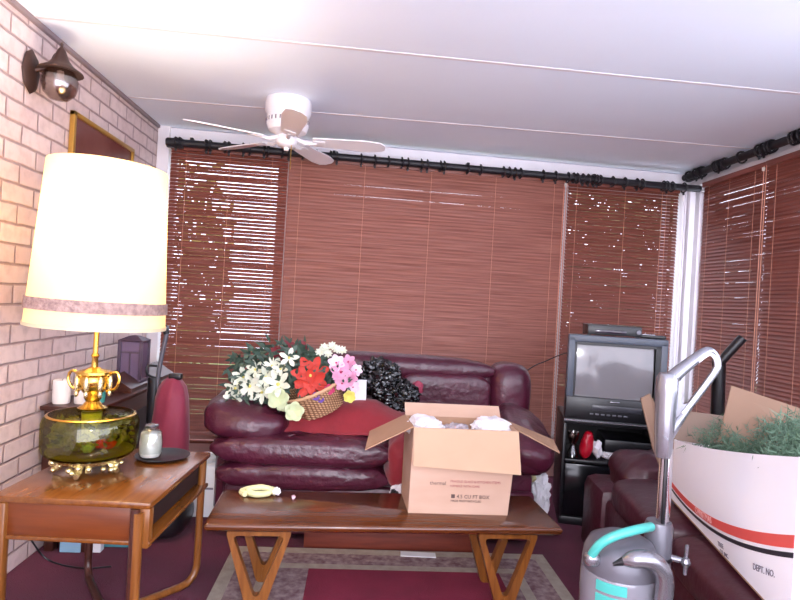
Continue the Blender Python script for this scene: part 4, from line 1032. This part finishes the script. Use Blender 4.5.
obj('bulb', lathe(B(), [(0, 1.24), (.013, 1.245), (.013, 1.27), (.03, 1.31), (.03, 1.335), (.018, 1.355), (0, 1.36)], (lx, ly, 0), 24), glow, r)
ld = bpy.data.lights.new('lamp_bulb_light', 'POINT'); ld.energy = 15; ld.color = (1, .90, .80); ld.shadow_soft_size = .05
lo = bpy.data.objects.new('lamp_bulb_light', ld); COL.objects.link(lo); lo.location = (lx, ly, 1.40)

# candle + tray on side table
r = thing('candle_tray', 'round black tray on the side table right of the lamp', 'tray', (-.735, 2.33, zt2))
obj('dish', lathe(B(), [(0, .001), (.085, .0), (.1, .008), (.102, .012), (.097, .012), (.083, .006), (0, .006)], (-.735, 2.33, zt2), 40), M['black'], r)
r = thing('candle_jar', 'white candle in a glass jar standing on the black tray', 'candle', (-.79, 2.30, zt2 + .0065))
obj('wax', lathe(B(), [(0, .005), (.034, .005), (.040, .02), (.041, .06), (.036, .095), (0, .1)], (-.775, 2.305, zt2 + .0065), 28), M['wax'], r)
obj('jar', lathe(B(), [(0, 0), (.038, 0), (.044, .02), (.045, .06), (.040, .098), (.028, .112), (.028, .125), (.025, .125), (.025, .112), (.037, .098), (.042, .06), (.041, .02), (0, .003)], (-.775, 2.305, zt2 + .0065), 32), M['clear'], r)
obj('lid', lathe(B(), [(.0, .118), (.024, .118), (.024, .125), (.02, .128), (0, .128)], (-.775, 2.305, zt2 + .0065), 24), M['silver'], r)

# console / cabinet along the left wall
r = thing('wooden_console', 'dark wooden console cabinet against the brick wall behind the lamp', 'cabinet', (-1.22, 3.1, 0))
obj('body', bx(XL + .02, -1.12, 2.62, 3.70, .08, .635, .004), M['mahog'], r)
obj('top', bx(XL + .01, -1.10, 2.60, 3.74, .635, .655, .005), M['mahog'], r)
obj('sloping_lid', slab(B(), [(-1.30, 3.0, .655), (-1.12, 3.0, .655), (-1.12, 3.0, .675), (-1.22, 3.0, .74)], .66, (0, 1, 0)), M['mahog'], r, smooth=False)
obj('speaker_cloth', bx(-1.121, -1.115, 2.72, 3.60, .14, .55, .002), M['dark_inside'], r)
for y in (2.68, 3.64):
    for x in (XL + .05, -1.16): obj('foot', bx(x - .02, x + .02, y - .02, y + .02, 0, .08, .003), M['mahog'], r)
for (x, y, lb_) in [(-1.30, 2.68, 'white pillar candle nearest the brick wall on the console'), (-1.215, 2.70, 'white pillar candle behind the brass urn on the console')]:
    t_ = thing('pillar_candle', lb_, 'candle', (x, y, .6555), group='white candles on the console')
    obj('wax', lathe(B(), [(0, 0), (.034, 0), (.036, .004), (.036, .10), (.032, .104), (.02, .098), (0, .097)], (x, y, .6555), 28), M['wax'], t_)
    obj('wick', tube(B(), [(x, y, .75), (x + .003, y, .765)], .0012, 5), M['inkblack'], t_)
r = thing('teal_jar', 'small teal jar on the console just right of the brass urn', 'jar', (-1.16, 2.74, .6555))
obj('jar', lathe(B(), [(0, 0), (.022, 0), (.024, .03), (.02, .06), (0, .06)], (-1.16, 2.74, .6555), 20), mat('teal ceramic', '3b8f86', rough=.3), r)
obj('lid', lathe(B(), [(0, .06), (.021, .06), (.018, .068), (0, .07)], (-1.16, 2.74, .6555), 20), M['black'], r)
r = thing('candle_lantern', 'plum coloured box lantern standing on the far end of the console', 'lantern', (-1.22, 3.25, .71))
fb = B(); X0, X1, Y0, Y1, Z0, Z1 = -1.25, -1.14, 3.16, 3.27, .695, .90
for (x, y) in [(X0, Y0), (X1, Y0), (X0, Y1), (X1, Y1)]: bx(x - .008, x + .008, y - .008, y + .008, Z0, Z1, .002, fb)
obj('frame', fb, M['plum'], r); obj('roof', lathe(B(), [(.085, 0), (.09, .008), (.03, .03), (0, .034)], ((X0 + X1) / 2, (Y0 + Y1) / 2, Z1 - .004), 4, Matrix.Rotation(pi / 4, 4, 'Z')), M['plum'], r, smooth=False)
obj('floor_plate', bx(X0 - .01, X1 + .01, Y0 - .01, Y1 + .01, .655, Z0 + .004, .003), M['plum'], r)
obj('panes', bx(X0 + .002, X1 - .002, Y0 + .002, Y1 - .002, Z0 + .004, Z1 - .004), mat('violet panes', '6c5a72', rough=.15), r, smooth=False)
cb = B(); bx(X0, X1, Y0 - .002, Y0 + .004, .835, .845, 0, cb); bx((X0 + X1) / 2 - .004, (X0 + X1) / 2 + .004, Y0 - .002, Y0 + .004, Z0, .84, 0, cb); obj('muntin', cb, M['plum'], r, smooth=False)
tag(obj('black_bottle', lathe(B(), [(0, 0), (.018, 0), (.019, .07), (.01, .09), (.01, .11), (0, .112)], (-1.262, 2.80, .6555), 20), M['black']), 'small black bottle on the console behind the left candles', 'bottle')

# old upright vacuum with maroon bag
r = thing('bag_vacuum', 'old upright vacuum with a maroon cloth bag beside the console', 'vacuum cleaner', (-.90, 2.98, 0))
obj('motor_hood', puff(B(), (-.93, 2.93, .07), (.15, .17, .07), .6, .5), M['black'], r)
obj('handle_tube', tube(B(), smoothpath([(-.975, 2.99, .10), (-.985, 2.99, .40), (-.99, 2.99, .72), (-.955, 2.98, .97), (-.965, 2.975, 1.0), (-1.0, 2.97, 1.04)], 5), .011, 10), M['darksilver'], r)
obj('rear_channel', tube(B(), [(-1.0, 3.0, .08), (-1.01, 3.0, .74)], .03, 12), M['black'], r)
obj('grip', tube(B(), smoothpath([(-.955, 2.98, .965), (-.972, 2.97, 1.01), (-1.005, 2.97, 1.045)], 4), .015, 10), M['black'], r)
obj('cord_hook', tube(B(), smoothpath([(-.995, 2.985, .80), (-1.03, 2.96, .80), (-1.03, 2.96, .76), (-.995, 2.98, .74)], 4), .006, 8), M['black'], r)
bgm = B()
pf = [(0, .13), (.045, .14), (.075, .22), (.088, .36), (.088, .52), (.08, .64), (.065, .70), (.04, .735), (.028, .745), (0, .75)]
lathe(bgm, pf, (-.90, 2.99, 0), 40, Matrix.Rotation(radians(-1), 4, 'Y'), wave=lambda a, z: .06 * sin(3 * a + 7 * z) + .03 * sin(7 * a - 11 * z))
obj('dust_bag', bgm, M['maroonbag'], r)
obj('bag_clip', box(B(), (-.90, 2.985, .752), (.06, .045, .03), .006), M['black'], r)

# white bin bag / box between table and sofa, boxes on floor
r = thing('white_container', 'white plastic container on the floor between the side table and the sofa', 'container', (-.77, 3.22, 0))
obj('tub', bx(-.85, -.70, 3.10, 3.28, 0, .27, .012), M['whiteplastic'], r)
obj('lid', lathe(B(), [(0, 0), (.05, 0), (.055, .02), (.03, .045), (0, .05)], (-.775, 3.19, .27), 18), M['whiteplastic'], r)
obj('label_line', bx(-.84, -.71, 3.096, 3.0995, .15, .16), M['inkgrey'], r)
tag(obj('storage_box', bx(-1.10, -.98, 2.72, 2.9, 0, .12, .004), M['tealcard'], smooth=False), 'teal box on the floor seen under the side table', 'box')
tag(obj('storage_box', bx(-1.13, -1.085, 2.66, 2.70, 0, .10, .004), M['whiteplastic'], smooth=False), 'narrow white box on the floor beside the teal box', 'box')
tag(obj('storage_box', bx(-1.26, -1.17, 2.655, 2.9, 0, .13, .004), M['bluecard'], smooth=False) , 'pale blue box on the floor against the console under the side table', 'box')
c_ = B(); tube(c_, smoothpath([(XL + .02, 2.30, .33), (XL + .03, 2.40, .25), (XL + .05, 2.50, .13), (XL + .10, 2.56, .012), (-1.1, 2.50, .008), (-.98, 2.52, .008)], 6), .0035, 6)
tag(obj('power_cord', c_, M['black']), 'thin black cord looping down the brick wall under the side table', 'cord')
tag(obj('power_cord', tube(B(), smoothpath([(XL + .012, 2.26, .42), (XL + .02, 2.34, .25), (XL + .022, 2.36, .10), (XL + .03, 2.32, .008), (XL + .08, 2.25, .006)], 6), .003, 6), M['black']), 'thinner black cord hanging straight near the table front leg', 'cord')

# ------------------------------------------------------------------ lights, world, camera
fd = bpy.data.lights.new('camera_flash', 'POINT'); fd.energy = 52; fd.shadow_soft_size = .03; fd.color = (.96, .96, 1)
fo_ = bpy.data.objects.new('camera_flash', fd); COL.objects.link(fo_); fo_.location = (.04, -.02, 1.29)

wd = bpy.data.worlds.new('World'); sc.world = wd; wd.use_nodes = True
bg = wd.node_tree.nodes['Background']; bg.inputs[0].default_value = (.87, .86, 1.0, 1); bg.inputs[1].default_value = 5.3

cam = bpy.data.cameras.new('camera'); co = bpy.data.objects.new('camera', cam); COL.objects.link(co); sc.camera = co
cam.sensor_width = 36; cam.lens = 580 / 800 * 36; cam.clip_start = .02
yaw, rho = radians(3.95), radians(3.3)
fw = V((sin(yaw), cos(yaw), 0)); Hh = V((cos(yaw), -sin(yaw), 0)); Up = V((0, 0, 1))
R_ = Hh * cos(rho) + Up * sin(rho); U_ = -Hh * sin(rho) + Up * cos(rho)
mm = Matrix((R_, U_, -fw)).transposed().to_4x4(); mm.translation = V((0, 0, 1.2))
co.matrix_world = mm
sc.view_settings.view_transform = 'Standard'; sc.view_settings.look = 'None'; sc.view_settings.gamma = 1; sc.view_settings.use_curve_mapping = False
sc.view_settings.exposure = .45
